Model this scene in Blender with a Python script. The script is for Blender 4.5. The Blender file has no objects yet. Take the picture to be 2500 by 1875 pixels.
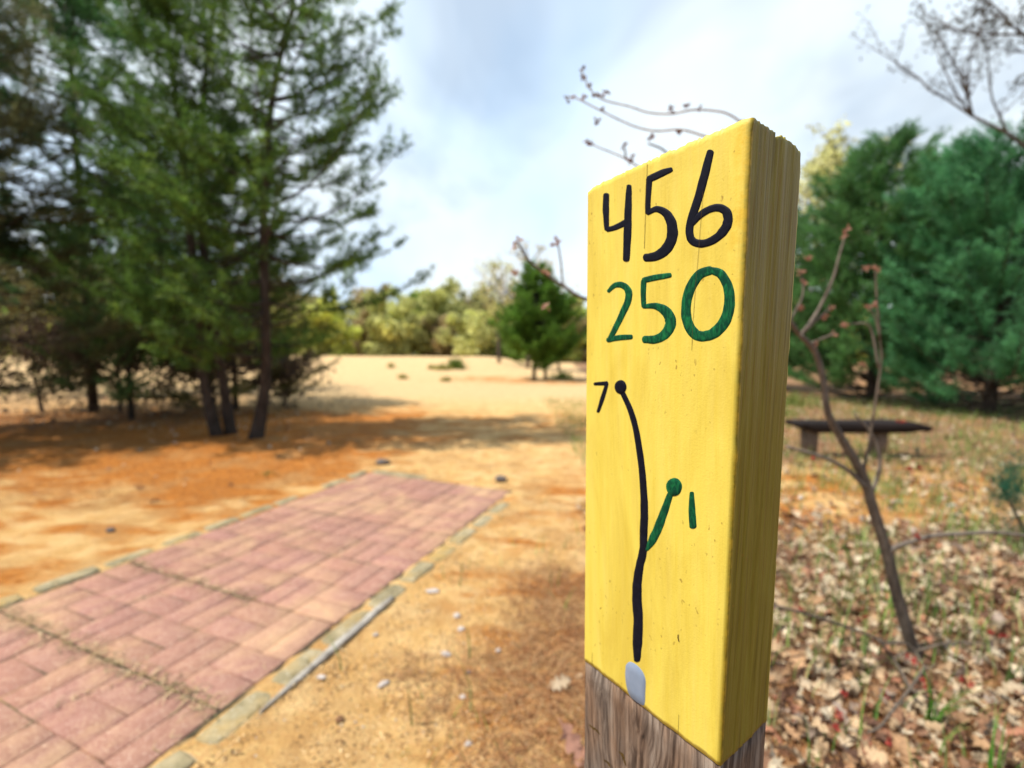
import bpy, math, random
import numpy as np
from mathutils import Vector, noise as mn

sc = bpy.context.scene
col = sc.collection
R = math.radians

# ------------------------------------------------------------------ camera
EYE = 1.15; FPX = 1078.25; PITCH = 0.0703
cd = bpy.data.cameras.new("camera"); cam = bpy.data.objects.new("camera", cd); col.objects.link(cam)
cam.location = (0, 0, EYE); cam.rotation_euler = (math.pi/2 - PITCH, 0, 0)
cd.sensor_width = 36; cd.lens = 36*FPX/2500; cd.clip_start = 0.02; cd.clip_end = 2000
cd.dof.use_dof = True; cd.dof.focus_distance = 0.307; cd.dof.aperture_fstop = 3.7
sc.camera = cam

# ------------------------------------------------------------------ world, sun, exposure
SUN_EL = 61; SUN_DIR = Vector((-math.cos(R(SUN_EL))*0.97, -math.cos(R(SUN_EL))*0.24, math.sin(R(SUN_EL)))).normalized()
w = bpy.data.worlds.new("World"); sc.world = w; w.use_nodes = True
nt = w.node_tree; N = nt.nodes; L = nt.links; N.clear()
out = N.new("ShaderNodeOutputWorld"); bg = N.new("ShaderNodeBackground"); bg.inputs[1].default_value = 0.11
sky = N.new("ShaderNodeTexSky"); sky.sky_type = 'NISHITA'; sky.sun_disc = False
sky.sun_elevation = R(SUN_EL); sky.sun_rotation = math.atan2(SUN_DIR.x, SUN_DIR.y)
sky.air_density = 1.3; sky.dust_density = 0.7
tc = N.new("ShaderNodeTexCoord"); sep = N.new("ShaderNodeSeparateXYZ"); L.new(tc.outputs['Generated'], sep.inputs[0])
zc = N.new("ShaderNodeMath"); zc.operation = 'MAXIMUM'; L.new(sep.outputs[2], zc.inputs[0]); zc.inputs[1].default_value = 0.0
za = N.new("ShaderNodeMath"); za.operation = 'ADD'; L.new(zc.outputs[0], za.inputs[0]); za.inputs[1].default_value = 0.55
dx = N.new("ShaderNodeMath"); dx.operation = 'DIVIDE'; L.new(sep.outputs[0], dx.inputs[0]); L.new(za.outputs[0], dx.inputs[1])
dy = N.new("ShaderNodeMath"); dy.operation = 'DIVIDE'; L.new(sep.outputs[1], dy.inputs[0]); L.new(za.outputs[0], dy.inputs[1])
cmb = N.new("ShaderNodeCombineXYZ"); L.new(dx.outputs[0], cmb.inputs[0]); L.new(dy.outputs[0], cmb.inputs[1])
mp = N.new("ShaderNodeMapping"); mp.inputs['Rotation'].default_value = (0, 0, R(38)); mp.inputs['Scale'].default_value = (0.9, 0.55, 1)
mp.inputs['Location'].default_value = (3.1, 0.4, 0)
L.new(cmb.outputs[0], mp.inputs[0])
n1 = N.new("ShaderNodeTexNoise"); n1.inputs['Scale'].default_value = 2.4; n1.inputs['Detail'].default_value = 4
n1.inputs['Roughness'].default_value = 0.55; n1.inputs['Distortion'].default_value = 0.5
L.new(mp.outputs[0], n1.inputs[0])
mr = N.new("ShaderNodeMapRange"); mr.inputs[1].default_value = 0.33; mr.inputs[2].default_value = 0.52
mr.inputs[3].default_value = 0.56; mr.inputs[4].default_value = 0.97; L.new(n1.outputs[0], mr.inputs[0])
n2 = N.new("ShaderNodeTexNoise"); n2.inputs['Scale'].default_value = 3.4; n2.inputs['Detail'].default_value = 3
L.new(mp.outputs[0], n2.inputs[0])
cr = N.new("ShaderNodeValToRGB"); L.new(n2.outputs[0], cr.inputs[0])
cr.color_ramp.elements[0].position = 0.32; cr.color_ramp.elements[0].color = (0.62, 0.78, 0.96, 1)
cr.color_ramp.elements[1].position = 0.62; cr.color_ramp.elements[1].color = (0.79, 0.87, 0.92, 1)
sm = N.new("ShaderNodeVectorMath"); sm.operation = 'SCALE'; sm.inputs['Scale'].default_value = 10.8; L.new(cr.outputs[0], sm.inputs[0])
fr = N.new("ShaderNodeMapRange"); fr.interpolation_type = 'SMOOTHSTEP'; L.new(sep.outputs[1], fr.inputs[0])
fr.inputs[1].default_value = -0.25; fr.inputs[2].default_value = 0.45; fr.inputs[3].default_value = 0.05; fr.inputs[4].default_value = 1.0  # clouds thinned in the unseen sky behind, to darken the post's side
fm_ = N.new("ShaderNodeMath"); fm_.operation = 'MULTIPLY'; L.new(mr.outputs[0], fm_.inputs[0]); L.new(fr.outputs[0], fm_.inputs[1])
mx = N.new("ShaderNodeMix"); mx.data_type = 'RGBA'
L.new(fm_.outputs[0], mx.inputs[0]); L.new(sky.outputs[0], mx.inputs[6]); L.new(sm.outputs[0], mx.inputs[7])
L.new(mx.outputs[2], bg.inputs[0]); L.new(bg.outputs[0], out.inputs[0])
ld = bpy.data.lights.new("sun", 'SUN'); ld.energy = 5.0; ld.angle = R(0.6); ld.color = (1, 0.94, 0.84)
lo = bpy.data.objects.new("sun", ld); col.objects.link(lo); lo.rotation_euler = SUN_DIR.to_track_quat('Z', 'Y').to_euler()
sc.view_settings.view_transform = 'Standard'; sc.view_settings.look = 'None'
sc.view_settings.exposure = 0.15; sc.view_settings.gamma = 1

# ------------------------------------------------------------------ helpers
cP, sP = math.cos(PITCH), math.sin(PITCH)
def ray(xs, ys):                      # photograph pixel (2500 wide) -> world direction
    u = (xs-1250)/FPX; v = -(ys-937.5)/FPX
    return Vector((u, cP+v*sP, -sP+v*cP))
def at(xs, ys, Y):
    r = ray(xs, ys); t = Y/r.y
    return Vector((r.x*t, Y, EYE+r.z*t))
K = 2500/2212
def atd(xd, yd, Y): return at(xd*K, yd*K, Y)
def gnd(xs, ys):
    r = ray(xs, ys); t = EYE/-r.z
    return Vector((r.x*t, r.y*t, 0))

def mat(name, build):
    m = bpy.data.materials.new(name); m.use_nodes = True
    t = m.node_tree; b = t.nodes['Principled BSDF']; b.inputs['Roughness'].default_value = 0.85
    b.inputs['Specular IOR Level'].default_value = 0.25
    build(t, t.nodes, t.links, b); return m
def coords(t, kind='Object', scale=(1, 1, 1), rot=(0, 0, 0)):
    c = t.nodes.new("ShaderNodeTexCoord"); m = t.nodes.new("ShaderNodeMapping")
    m.inputs['Scale'].default_value = scale; m.inputs['Rotation'].default_value = rot
    t.links.new(c.outputs[kind], m.inputs[0]); return m.outputs[0]
def nz(t, vec, scale, detail=5, rough=0.55, dist=0):
    n = t.nodes.new("ShaderNodeTexNoise"); n.inputs['Scale'].default_value = scale; n.inputs['Detail'].default_value = detail
    n.inputs['Roughness'].default_value = rough; n.inputs['Distortion'].default_value = dist
    t.links.new(vec, n.inputs[0]); return n.outputs[0]
def ramp(t, v, stops):
    r = t.nodes.new("ShaderNodeValToRGB"); e = r.color_ramp.elements
    while len(e) < len(stops): e.new(0.5)
    for k, (p, c) in enumerate(stops): e[k].position = p; e[k].color = (*c, 1) if len(c) == 3 else c
    t.links.new(v, r.inputs[0]); return r.outputs[0]
def mixc(t, f, a, b, mode='MIX'):
    m = t.nodes.new("ShaderNodeMix"); m.data_type = 'RGBA'; m.blend_type = mode
    if isinstance(f, (int, float)): m.inputs[0].default_value = f
    else: t.links.new(f, m.inputs[0])
    for i, q in ((6, a), (7, b)):
        if isinstance(q, tuple): m.inputs[i].default_value = (*q, 1)
        else: t.links.new(q, m.inputs[i])
    return m.outputs[2]
def math_(t, op, a, b=None):
    m = t.nodes.new("ShaderNodeMath"); m.operation = op
    for i, q in enumerate((a, b)):
        if q is None: continue
        if isinstance(q, (int, float)): m.inputs[i].default_value = q
        else: t.links.new(q, m.inputs[i])
    return m.outputs[0]
def rng(t, v, a, b, c=0., d=1.):
    m = t.nodes.new("ShaderNodeMapRange"); t.links.new(v, m.inputs[0])
    for i, q in enumerate((a, b, c, d)): m.inputs[i+1].default_value = q
    return m.outputs[0]
def attr(t, name, o='Color'):
    a = t.nodes.new("ShaderNodeAttribute"); a.attribute_name = name; return a.outputs[o]
def bump(t, b, h, strength, dist):
    n = t.nodes.new("ShaderNodeBump"); n.inputs['Strength'].default_value = strength; n.inputs['Distance'].default_value = dist
    t.links.new(h, n.inputs['Height']); t.links.new(n.outputs[0], b.inputs['Normal'])

def wloc(o):
    v = Vector((0, 0, 0))
    while o is not None: v = v+o.location; o = o.parent
    return v
def mesh(name, V, F, m, parent=None, smooth=False, colors=None, mats=None, fmat=None):
    V = np.asarray(V, dtype=np.float64).reshape(-1, 3)
    if parent is not None: V = V-np.array(wloc(parent))
    me = bpy.data.meshes.new(name); me.vertices.add(len(V)); me.vertices.foreach_set('co', V.astype(np.float32).ravel())
    if isinstance(F, np.ndarray):
        nf, k = F.shape; idx = F.astype(np.int32).ravel(); tot = np.full(nf, k, np.int32)
    else:
        idx = np.array([i for f in F for i in f], np.int32); tot = np.array([len(f) for f in F], np.int32); nf = len(F)
    st = np.concatenate(([0], np.cumsum(tot)[:-1])).astype(np.int32)
    me.loops.add(len(idx)); me.loops.foreach_set('vertex_index', idx)
    me.polygons.add(nf); me.polygons.foreach_set('loop_start', st); me.polygons.foreach_set('loop_total', tot)
    if smooth: me.polygons.foreach_set('use_smooth', np.ones(nf, bool))
    me.materials.append(m)
    for x in (mats or []): me.materials.append(x)
    if fmat is not None: me.polygons.foreach_set('material_index', np.asarray(fmat, np.int32))
    me.update(calc_edges=True)
    if colors is not None:
        for nm, c in colors.items():
            c = np.asarray(c, np.float32); a = me.attributes.new(nm, 'FLOAT_COLOR', 'POINT')
            c4 = np.ones((len(V), 4), np.float32); c4[:, :c.shape[1]] = c; a.data.foreach_set('color', c4.ravel())
    o = bpy.data.objects.new(name, me); col.objects.link(o)
    if parent is not None: o.parent = parent
    return o
def empty(name, loc):
    o = bpy.data.objects.new(name, None); col.objects.link(o); o.location = loc; o.empty_display_size = 0.1; return o
def tag(o, label=None, cat=None, group=None, kind=None):
    if label: o['label'] = label
    if cat: o['category'] = cat
    if group: o['group'] = group
    if kind: o['kind'] = kind
    return o
class MB:
    def __init__(s): s.V = []; s.F = []; s.C = []; s.n = 0
    def add(s, V, F, c=None):
        V = np.asarray(V, float).reshape(-1, 3); s.V.append(V)
        s.F += [tuple(int(i)+s.n for i in f) for f in F]; s.n += len(V)
        s.C.append(np.tile(np.array(c if c is not None else (1, 1, 1), float), (len(V), 1)))
    def tube(s, pts, rad, sides=7, c=None):
        P = [Vector(p) for p in pts]; V = []; F = []
        a = None
        for i, p in enumerate(P):
            t = (P[min(i+1, len(P)-1)]-P[max(i-1, 0)]).normalized()
            if a is None: a = t.orthogonal().normalized()
            a = (a-t*a.dot(t)).normalized(); b = t.cross(a)
            for k in range(sides):
                th = 2*math.pi*k/sides; V.append(p+(a*math.cos(th)+b*math.sin(th))*rad[i])
        for i in range(len(P)-1):
            for k in range(sides):
                k2 = (k+1) % sides; F.append((i*sides+k, i*sides+k2, (i+1)*sides+k2, (i+1)*sides+k))
        F.append(tuple(range(sides))[::-1]); F.append(tuple((len(P)-1)*sides+k for k in range(sides)))
        s.add([tuple(v) for v in V], F, c)
    def build(s, name, m, parent=None, smooth=True):
        return mesh(name, np.concatenate(s.V), s.F, m, parent, smooth, {'tint': np.concatenate(s.C)})
def smooth_pts(P, n=4):
    P = [Vector(p) for p in P]; o = []
    for i in range(len(P)-1):
        p0 = P[max(i-1, 0)]; p1 = P[i]; p2 = P[i+1]; p3 = P[min(i+2, len(P)-1)]
        for k in range(n):
            t = k/n
            o.append(0.5*((2*p1)+(p2-p0)*t+(2*p0-5*p1+4*p2-p3)*t*t+(-p0+3*p1-3*p2+p3)*t**3))
    o.append(P[-1]); return o
def sstep(a, b, x):
    t = min(1, max(0, (x-a)/(b-a))); return t*t*(3-2*t)

# ------------------------------------------------------------------ materials
def m_ground(t, n, l, b):
    v = coords(t)
    z = n.new("ShaderNodeSeparateColor"); l.new(attr(t, 'zone'), z.inputs[0])
    big = nz(t, v, 0.8, 6); mid = nz(t, v, 6, 8, 0.65); fine = nz(t, v, 160, 4, 0.7); grit = nz(t, v, 420, 2)
    sand = ramp(t, mid, [(0.25, (0.50, 0.26, 0.080)), (0.43, (0.72, 0.43, 0.155)), (0.65, (0.84, 0.57, 0.26))])
    pale = ramp(t, mid, [(0.3, (0.60, 0.40, 0.19)), (0.7, (0.75, 0.53, 0.275))])
    c = mixc(t, z.outputs[2], sand, pale)
    sv = coords(t, scale=(0.55, 1.5, 1), rot=(0, 0, R(-24)))
    streak = nz(t, sv, 2.6, 8, 0.62, 0.4)
    nd = math_(t, 'ADD', math_(t, 'MULTIPLY', z.outputs[0], 0.9), math_(t, 'MULTIPLY', math_(t, 'SUBTRACT', streak, 0.5), 2.4))
    need = ramp(t, nz(t, v, 22, 6, 0.7), [(0.3, (0.30, 0.090, 0.014)), (0.52, (0.56, 0.20, 0.028)), (0.75, (0.68, 0.32, 0.08))])
    c = mixc(t, rng(t, nd, 0.33, 0.62), c, need)
    lf = math_(t, 'ADD', z.outputs[1], math_(t, 'MULTIPLY', math_(t, 'SUBTRACT', mid, 0.5), 1.5))
    lit = ramp(t, nz(t, v, 34, 6, 0.7), [(0.32, (0.10, 0.05, 0.022)), (0.5, (0.26, 0.14, 0.07)), (0.66, (0.46, 0.31, 0.19))])
    c = mixc(t, rng(t, lf, 0.3, 0.62), c, lit)
    # dark organic specks in the sand
    sp = ramp(t, nz(t, v, 75, 5, 0.75), [(0.36, (1, 1, 1)), (0.43, (0, 0, 0))])
    c = mixc(t, math_(t, 'MULTIPLY', sp, 0.8), c, (0.15, 0.08, 0.035))
    br = ramp(t, nz(t, v, 2.1, 8, 0.7), [(0.48, (0, 0, 0)), (0.62, (1, 1, 1))])
    near = rng(t, z.outputs[2], 0.0, 0.6, 0.75, 0.0)
    c = mixc(t, math_(t, 'MULTIPLY', br, near), c, (0.50, 0.27, 0.095))
    c = mixc(t, 0.45, c, ramp(t, fine, [(0.36, (0.22, 0.20, 0.18)), (0.64, (0.80, 0.80, 0.80))]), 'OVERLAY')
    l.new(c, b.inputs['Base Color']); b.inputs['Roughness'].default_value = 0.95
    h = math_(t, 'ADD', math_(t, 'MULTIPLY', mid, 1.2), math_(t, 'ADD', math_(t, 'MULTIPLY', fine, 0.35), math_(t, 'MULTIPLY', grit, 0.12)))
    bump(t, b, h, 1.0, 0.028)
M_ground = mat("ground", m_ground)
def m_brick(t, n, l, b):
    v = coords(t); g = nz(t, v, 150, 3, 0.75); s = nz(t, v, 1.9, 9, 0.68, 0.4); m2 = nz(t, v, 30, 8, 0.8)
    base = ramp(t, m2, [(0.28, (0.25, 0.120, 0.090)), (0.5, (0.375, 0.190, 0.138)), (0.72, (0.47, 0.285, 0.205))])
    base = mixc(t, 1.0, base, attr(t, 'tint'), 'MULTIPLY')
    base = mixc(t, ramp(t, g, [(0.60, (0, 0, 0)), (0.68, (1, 1, 1))]), base, (0.80, 0.64, 0.54))
    base = mixc(t, ramp(t, g, [(0.26, (1, 1, 1)), (0.36, (0, 0, 0))]), base, (0.17, 0.085, 0.065))
    dust = math_(t, 'ADD', s, math_(t, 'MULTIPLY', math_(t, 'SUBTRACT', g, 0.5), 0.35))
    base = mixc(t, rng(t, dust, 0.47, 0.70, 0, 0.85), base, (0.62, 0.40, 0.22))
    l.new(base, b.inputs['Base Color']); b.inputs['Roughness'].default_value = 0.9
    bump(t, b, math_(t, 'ADD', g, m2), 0.5, 0.004)
M_brick = mat("red_concrete", m_brick)
def m_joint(t, n, l, b):
    v = coords(t)
    c = ramp(t, nz(t, v, 5.5, 7, 0.7), [(0.38, (0.040, 0.040, 0.022)), (0.50, (0.10, 0.08, 0.045)), (0.60, (0.34, 0.22, 0.10)), (0.7, (0.60, 0.39, 0.17))])
    l.new(c, b.inputs['Base Color']); bump(t, b, nz(t, v, 120), 0.8, 0.006)
M_joint = mat("joint_sand", m_joint)
def m_kerb(t, n, l, b):
    v = coords(t)
    c = ramp(t, nz(t, v, 9, 7, 0.7), [(0.3, (0.15, 0.125, 0.06)), (0.5, (0.32, 0.265, 0.15)), (0.68, (0.50, 0.40, 0.24))])
    c = mixc(t, ramp(t, nz(t, v, 110, 3), [(0.62, (0, 0, 0)), (0.7, (1, 1, 1))]), c, (0.6, 0.56, 0.48))
    c = mixc(t, ramp(t, nz(t, v, 4, 6), [(0.52, (0, 0, 0)), (0.66, (1, 1, 1))]), c, (0.46, 0.30, 0.10))
    l.new(c, b.inputs['Base Color']); bump(t, b, nz(t, v, 60), 0.9, 0.008)
M_kerb = mat("weathered_concrete", m_kerb)

def m_yellow(t, n, l, b):
    v = coords(t)
    gr = nz(t, coords(t, scale=(60, 60, 1.1)), 3.0, 6, 0.6)       # grain: stretched along the post
    gr2 = nz(t, coords(t, scale=(260, 260, 3.5)), 2.0, 4, 0.6)
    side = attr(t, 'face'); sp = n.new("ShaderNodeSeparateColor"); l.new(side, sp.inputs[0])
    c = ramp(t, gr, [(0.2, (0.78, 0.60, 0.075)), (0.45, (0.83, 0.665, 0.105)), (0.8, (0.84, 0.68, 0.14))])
    c2 = ramp(t, gr, [(0.30, (0.165, 0.132, 0.006)), (0.45, (0.24, 0.198, 0.012)), (0.56, (0.28, 0.240, 0.028)), (0.72, (0.185, 0.150, 0.008))])  # side face keeps its brown streaks; its shade is painted in as darker yellow
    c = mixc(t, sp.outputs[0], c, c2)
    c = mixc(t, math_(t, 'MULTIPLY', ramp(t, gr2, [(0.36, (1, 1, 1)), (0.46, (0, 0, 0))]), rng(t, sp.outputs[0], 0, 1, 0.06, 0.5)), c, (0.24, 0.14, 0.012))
    # paint worn to a deeper ochre along the corner
    c = mixc(t, math_(t, 'MULTIPLY', sp.outputs[1], ramp(t, nz(t, v, 90, 5, 0.7), [(0.38, (0, 0, 0)), (0.62, (1, 1, 1))])), c, (0.80, 0.53, 0.04))
    wv = ramp(t, nz(t, coords(t, scale=(1, 1, 0.22)), 26, 6, 0.65, 0.6), [(0.38, (0.84, 0.78, 0.62)), (0.58, (1, 1, 1))])
    c = mixc(t, 0.85, c, wv, 'MULTIPLY')
    # dirt specks
    d = nz(t, coords(t, scale=(1, 1, 0.6)), 330, 2, 0.4); dm = nz(t, v, 16, 3)
    sp_ = math_(t, 'MULTIPLY', ramp(t, d, [(0.68, (0, 0, 0)), (0.73, (1, 1, 1))]), ramp(t, dm, [(0.47, (0, 0, 0)), (0.6, (1, 1, 1))]))
    c = mixc(t, math_(t, 'MULTIPLY', sp_, 0.7), c, (0.30, 0.17, 0.02))
    l.new(c, b.inputs['Base Color']); b.inputs['Roughness'].default_value = 0.55
    b.inputs['Specular IOR Level'].default_value = 0.35
    h = math_(t, 'ADD', math_(t, 'MULTIPLY', gr, rng(t, sp.outputs[0], 0, 1, 0.25, 2.2)), math_(t, 'ADD', math_(t, 'MULTIPLY', gr2, rng(t, sp.outputs[0], 0, 1, 0.15, 0.7)), math_(t, 'MULTIPLY', nz(t, v, 620, 2), 0.28)))
    bump(t, b, h, 0.55, 0.0009)
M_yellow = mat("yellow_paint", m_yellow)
def m_wood(t, n, l, b):
    v0 = coords(t, scale=(1, 1, 1))
    w_ = n.new("ShaderNodeTexNoise"); w_.inputs['Scale'].default_value = 9; l.new(v0, w_.inputs[0])
    vm = n.new("ShaderNodeVectorMath"); vm.operation = 'MULTIPLY_ADD'; l.new(w_.outputs['Color'], vm.inputs[0]); vm.inputs[1].default_value = (0.03, 0.03, 0.0); l.new(v0, vm.inputs[2])
    mp_ = n.new("ShaderNodeMapping"); mp_.inputs['Scale'].default_value = (110, 110, 3.2); l.new(vm.outputs[0], mp_.inputs[0])
    g = nz(t, mp_.outputs[0], 1.6, 7, 0.6, 0.5); g2 = nz(t, coords(t, scale=(420, 420, 6)), 1.2, 4, 0.7); tone = nz(t, coords(t, scale=(22, 22, 5)), 1.5, 4)
    c = ramp(t, g, [(0.28, (0.030, 0.022, 0.018)), (0.42, (0.14, 0.105, 0.083)), (0.55, (0.28, 0.225, 0.18)), (0.75, (0.40, 0.345, 0.29))])
    c = mixc(t, ramp(t, tone, [(0.42, (0, 0, 0)), (0.62, (1, 1, 1))]), c, mixc(t, 1.0, c, (0.90, 0.70, 0.56), 'MULTIPLY'))
    c = mixc(t, math_(t, 'MULTIPLY', ramp(t, g2, [(0.35, (1, 1, 1)), (0.5, (0, 0, 0))]), 0.55), c, (0.05, 0.03, 0.02))
    l.new(c, b.inputs['Base Color']); bump(t, b, math_(t, 'ADD', g, math_(t, 'MULTIPLY', g2, 0.5)), 0.9, 0.0015)
M_wood = mat("weathered_wood", m_wood)
def simple(name, c1, c2, scale=20, rough=0.85, bmp=0.4, bd=0.005, tint=False, trans=0.0, stretch=(1, 1, 1)):
    def f(t, n, l, b):
        v = coords(t, scale=stretch); c = ramp(t, nz(t, v, scale, 5, 0.65), [(0.32, c1), (0.68, c2)])
        if tint: c = mixc(t, 1.0, c, attr(t, 'tint'), 'MULTIPLY')
        l.new(c, b.inputs['Base Color']); b.inputs['Roughness'].default_value = rough
        if bmp: bump(t, b, nz(t, v, scale*2), bmp, bd)
        if trans:
            tr = n.new("ShaderNodeBsdfTranslucent"); l.new(c, tr.inputs[0]); ms = n.new("ShaderNodeMixShader"); ms.inputs[0].default_value = trans
            l.new(b.outputs[0], ms.inputs[1]); l.new(tr.outputs[0], ms.inputs[2]); l.new(ms.outputs[0], n['Material Output'].inputs[0])
    return mat(name, f)
def m_paint(name, c1, c2, sc_=(70, 70, 70)):
    def f(t, n, l, b):
        v = coords(t, scale=sc_); c = ramp(t, nz(t, v, 2.2, 6, 0.7, 1.2), [(0.45, c1), (0.72, c2)])
        l.new(c, b.inputs['Base Color']); b.inputs['Roughness'].default_value = 0.6; b.inputs['Specular IOR Level'].default_value = 0.12
        bump(t, b, nz(t, v, 5), 0.3, 0.0005)
    return mat(name, f)
M_black = m_paint("black_paint", (0.004, 0.005, 0.012), (0.010, 0.011, 0.024))
M_green = m_paint("green_paint", (0.002, 0.052, 0.026), (0.012, 0.20, 0.06), (130, 130, 40))
M_grey = simple("grey_paint", (0.22, 0.28, 0.38), (0.27, 0.33, 0.44), 60, 0.5, 0.2, 0.0005)
M_crack = simple("crack", (0.06, 0.035, 0.008), (0.14, 0.08, 0.015), 200, 0.9, 0)
M_bark = simple("pine_bark", (0.030, 0.022, 0.017), (0.095, 0.075, 0.062), 14, 0.95, 0.9, 0.02, stretch=(1, 1, 0.35))
M_twig = simple("sapling_bark", (0.085, 0.065, 0.05), (0.21, 0.175, 0.14), 60, 0.8, 0.5, 0.002, tint=True, stretch=(1, 1, 0.4))
M_barebark = simple("grey_bark", (0.06, 0.045, 0.038), (0.15, 0.12, 0.10), 20, 0.9, 0.5, 0.01)
M_needle = simple("pine_needles", (0.75, 0.75, 0.75), (1.1, 1.1, 1.1), 2.0, 0.55, 0, tint=True, trans=0.45)
M_foliage = simple("spring_leaves", (0.75, 0.75, 0.75), (1.1, 1.1, 1.1), 0.6, 0.75, 0, tint=True, trans=0.35)
M_leaf = simple("dry_leaf", (0.75, 0.75, 0.75), (1.1, 1.1, 1.1), 90, 0.7, 0.3, 0.002, tint=True, trans=0.18)
M_straw = simple("fallen_needles", (0.7, 0.7, 0.7), (1.1, 1.1, 1.1), 60, 0.7, 0, tint=True)
M_grass = simple("grass_blade", (0.75, 0.75, 0.75), (1.1, 1.1, 1.1), 30, 0.6, 0, tint=True, trans=0.3)
M_bud = simple("red_bud", (0.34, 0.035, 0.03), (0.52, 0.10, 0.07), 300, 0.6, 0.3, 0.001, trans=0.25)
M_budpale = simple("pink_bud", (0.40, 0.19, 0.13), (0.52, 0.30, 0.22), 300, 0.6, 0.3, 0.001, trans=0.25)
M_budgrey = simple("brown_bud", (0.16, 0.07, 0.06), (0.28, 0.13, 0.10), 300, 0.7, 0.3, 0.001)
M_stone = simple("pale_stone", (0.46, 0.40, 0.36), (0.66, 0.60, 0.55), 45, 0.7, 0.5, 0.002)
M_dstone = simple("dark_stone", (0.10, 0.085, 0.075), (0.20, 0.17, 0.15), 45, 0.8, 0.5, 0.003)
M_cone = simple("brown_cone", (0.14, 0.065, 0.03), (0.34, 0.19, 0.10), 160, 0.9, 0.9, 0.003)
M_lath = simple("grey_lath", (0.20, 0.175, 0.145), (0.50, 0.46, 0.40), 26, 0.8, 0.7, 0.002, stretch=(1, 1, 1))
M_bench = simple("old_bench_wood", (0.010, 0.007, 0.006), (0.030, 0.021, 0.02), 12, 0.85, 0.7, 0.006, stretch=(0.25, 1, 1))  # dark wood, deepened further to stand for the shade on the seat front
M_benchleg = simple("bench_leg_wood", (0.13, 0.09, 0.065), (0.26, 0.19, 0.14), 14, 0.85, 0.7, 0.004, stretch=(1, 1, 0.3))

# ------------------------------------------------------------------ ground
AX = Vector((-0.3800, -0.9250, 0)).normalized(); WX = Vector((AX.y, -AX.x, 0))
FR = gnd(1243, 1204)
if WX.dot(gnd(893, 1144)-FR) < 0: WX = -WX
T = 0.49; NR = 8; NC = 3; A0 = -0.05                       # tiles of 0.49 m, three across
def padxy(a, c, z=0.0): return FR+AX*a+WX*c+Vector((0, 0, z))
def pad_coord(x, y):
    d = Vector((x, y, 0))-FR; return d.dot(AX), d.dot(WX)
def height(x, y):
    h = 0.0
    h += 0.80*sstep(15, 37, y)*(1-sstep(-3.5, 4.0, x))*(1-0.35*sstep(39, 60, y))
    h += 0.25*(mn.noise(Vector((x*0.06+3, y*0.06, 0))))*sstep(9, 22, y)
    h += 0.05*mn.noise(Vector((x*0.35, y*0.35, 5)))*sstep(3, 8, y)
    h += 0.018*mn.noise(Vector((x*2.2, y*2.2, 1)))+0.009*mn.noise(Vector((x*7, y*7, 2)))
    return h
xs = list(np.arange(-7, 7.001, 0.055)); s = 0.07
while xs[-1] < 170: xs.append(xs[-1]+s); s *= 1.07
s = 0.07
while xs[0] > -170: xs.insert(0, xs[0]-s); s *= 1.07
ys = list(np.arange(-1.0, 10.001, 0.055)); s = 0.07
while ys[-1] < 230: ys.append(ys[-1]+s); s *= 1.05
ys = [-60, -25, -10, -4, -2]+ys
nx, ny = len(xs), len(ys)
V = np.zeros((ny, nx, 3)); Z = np.zeros((ny, nx, 3))
for j, y in enumerate(ys):
    for i, x in enumerate(xs):
        h = height(x, y)
        a, c = pad_coord(x, y)
        if A0+0.01 < a < A0+NR*T and 0.025 < c < NC*T-0.025: h = -0.035
        elif -0.16 < a < A0+NR*T and -0.15 < c < NC*T+0.15: h = 0.001+0.006*mn.noise(Vector((x*9, y*9, 4)))
        elif -0.3 < a < A0+NR*T+.2 and -0.3 < c < NC*T+0.3: h = h*0.5-0.003
        V[j, i] = (x, y, h)
        dn = mn.noise(Vector((x*0.5, y*0.5, 9)))*0.35
        # needle litter: beneath the left pines and a band reaching right
        nd = (1-sstep(-2.8+dn, 0.2, x))*sstep(2.4, 4.0, y+0.42*x+1.2)*(1-sstep(7.6+dn*2, 10.5, y))*(1.0 if c > NC*T*0.5 or a < 0 else 0)
        nd = max(nd, 0.42*(1-sstep(0.8, 1.9, abs(y-6.9-dn)))*(1-sstep(2.5, 6, x)))
        nd = max(nd, 0.50*sstep(0.2, 1.0, x)*sstep(2.3, 3.0, y)*(1-sstep(4.2, 5.2, y)))
        if c > NC*T+.1 and y < 7: nd = max(nd, 0.46+0.10*mn.noise(Vector((x*1.2, y*2.4, 31))))
        nd = max(nd, 0.52*(1-sstep(1.5, 3.2, math.hypot((x-1.4)*0.5, (y-18.3)))))
        if x < 0.6 and c < 0: nd = max(nd, 0.42*sstep(-1.0, 0.2, x+0.0))
        lf = sstep(0.45, 0.95, x-0.02*y)*(1-sstep(2.2+dn*2, 3.6+dn*2, y))
        lf = max(lf, 0.75*sstep(0.9, 2.2, x-0.1*y)*sstep(4.0, 4.8, y)*(1-sstep(60, 90, y)))
        lf = max(lf, 0.42*sstep(2.2, 3.5, x)*sstep(2.4, 3, y)*(1-sstep(9, 12, y)))
        lf = max(lf, 0.45*(1-sstep(-5.5, -3.6, x+(y-6)*.25))*sstep(6, 7.2, y)*(1-sstep(11, 14, y)))
        if y < 0.62: lf = max(lf, 1.0)  # unseen ground below and behind the camera, darkened to cut bounce on the post
        if x > 4 and y > 9: lf = max(lf, .9*sstep(4, 6.5, x-.12*y))
        pl = sstep(7.5, 13, y)*(1-sstep(3.5, 6.5, x-.12*y))
        Z[j, i] = (min(1, max(0, nd)), min(1, max(0, lf)), pl)
idx = np.arange(nx*ny).reshape(ny, nx)
F = np.stack([idx[:-1, :-1], idx[:-1, 1:], idx[1:, 1:], idx[1:, :-1]], -1).reshape(-1, 4)
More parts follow.
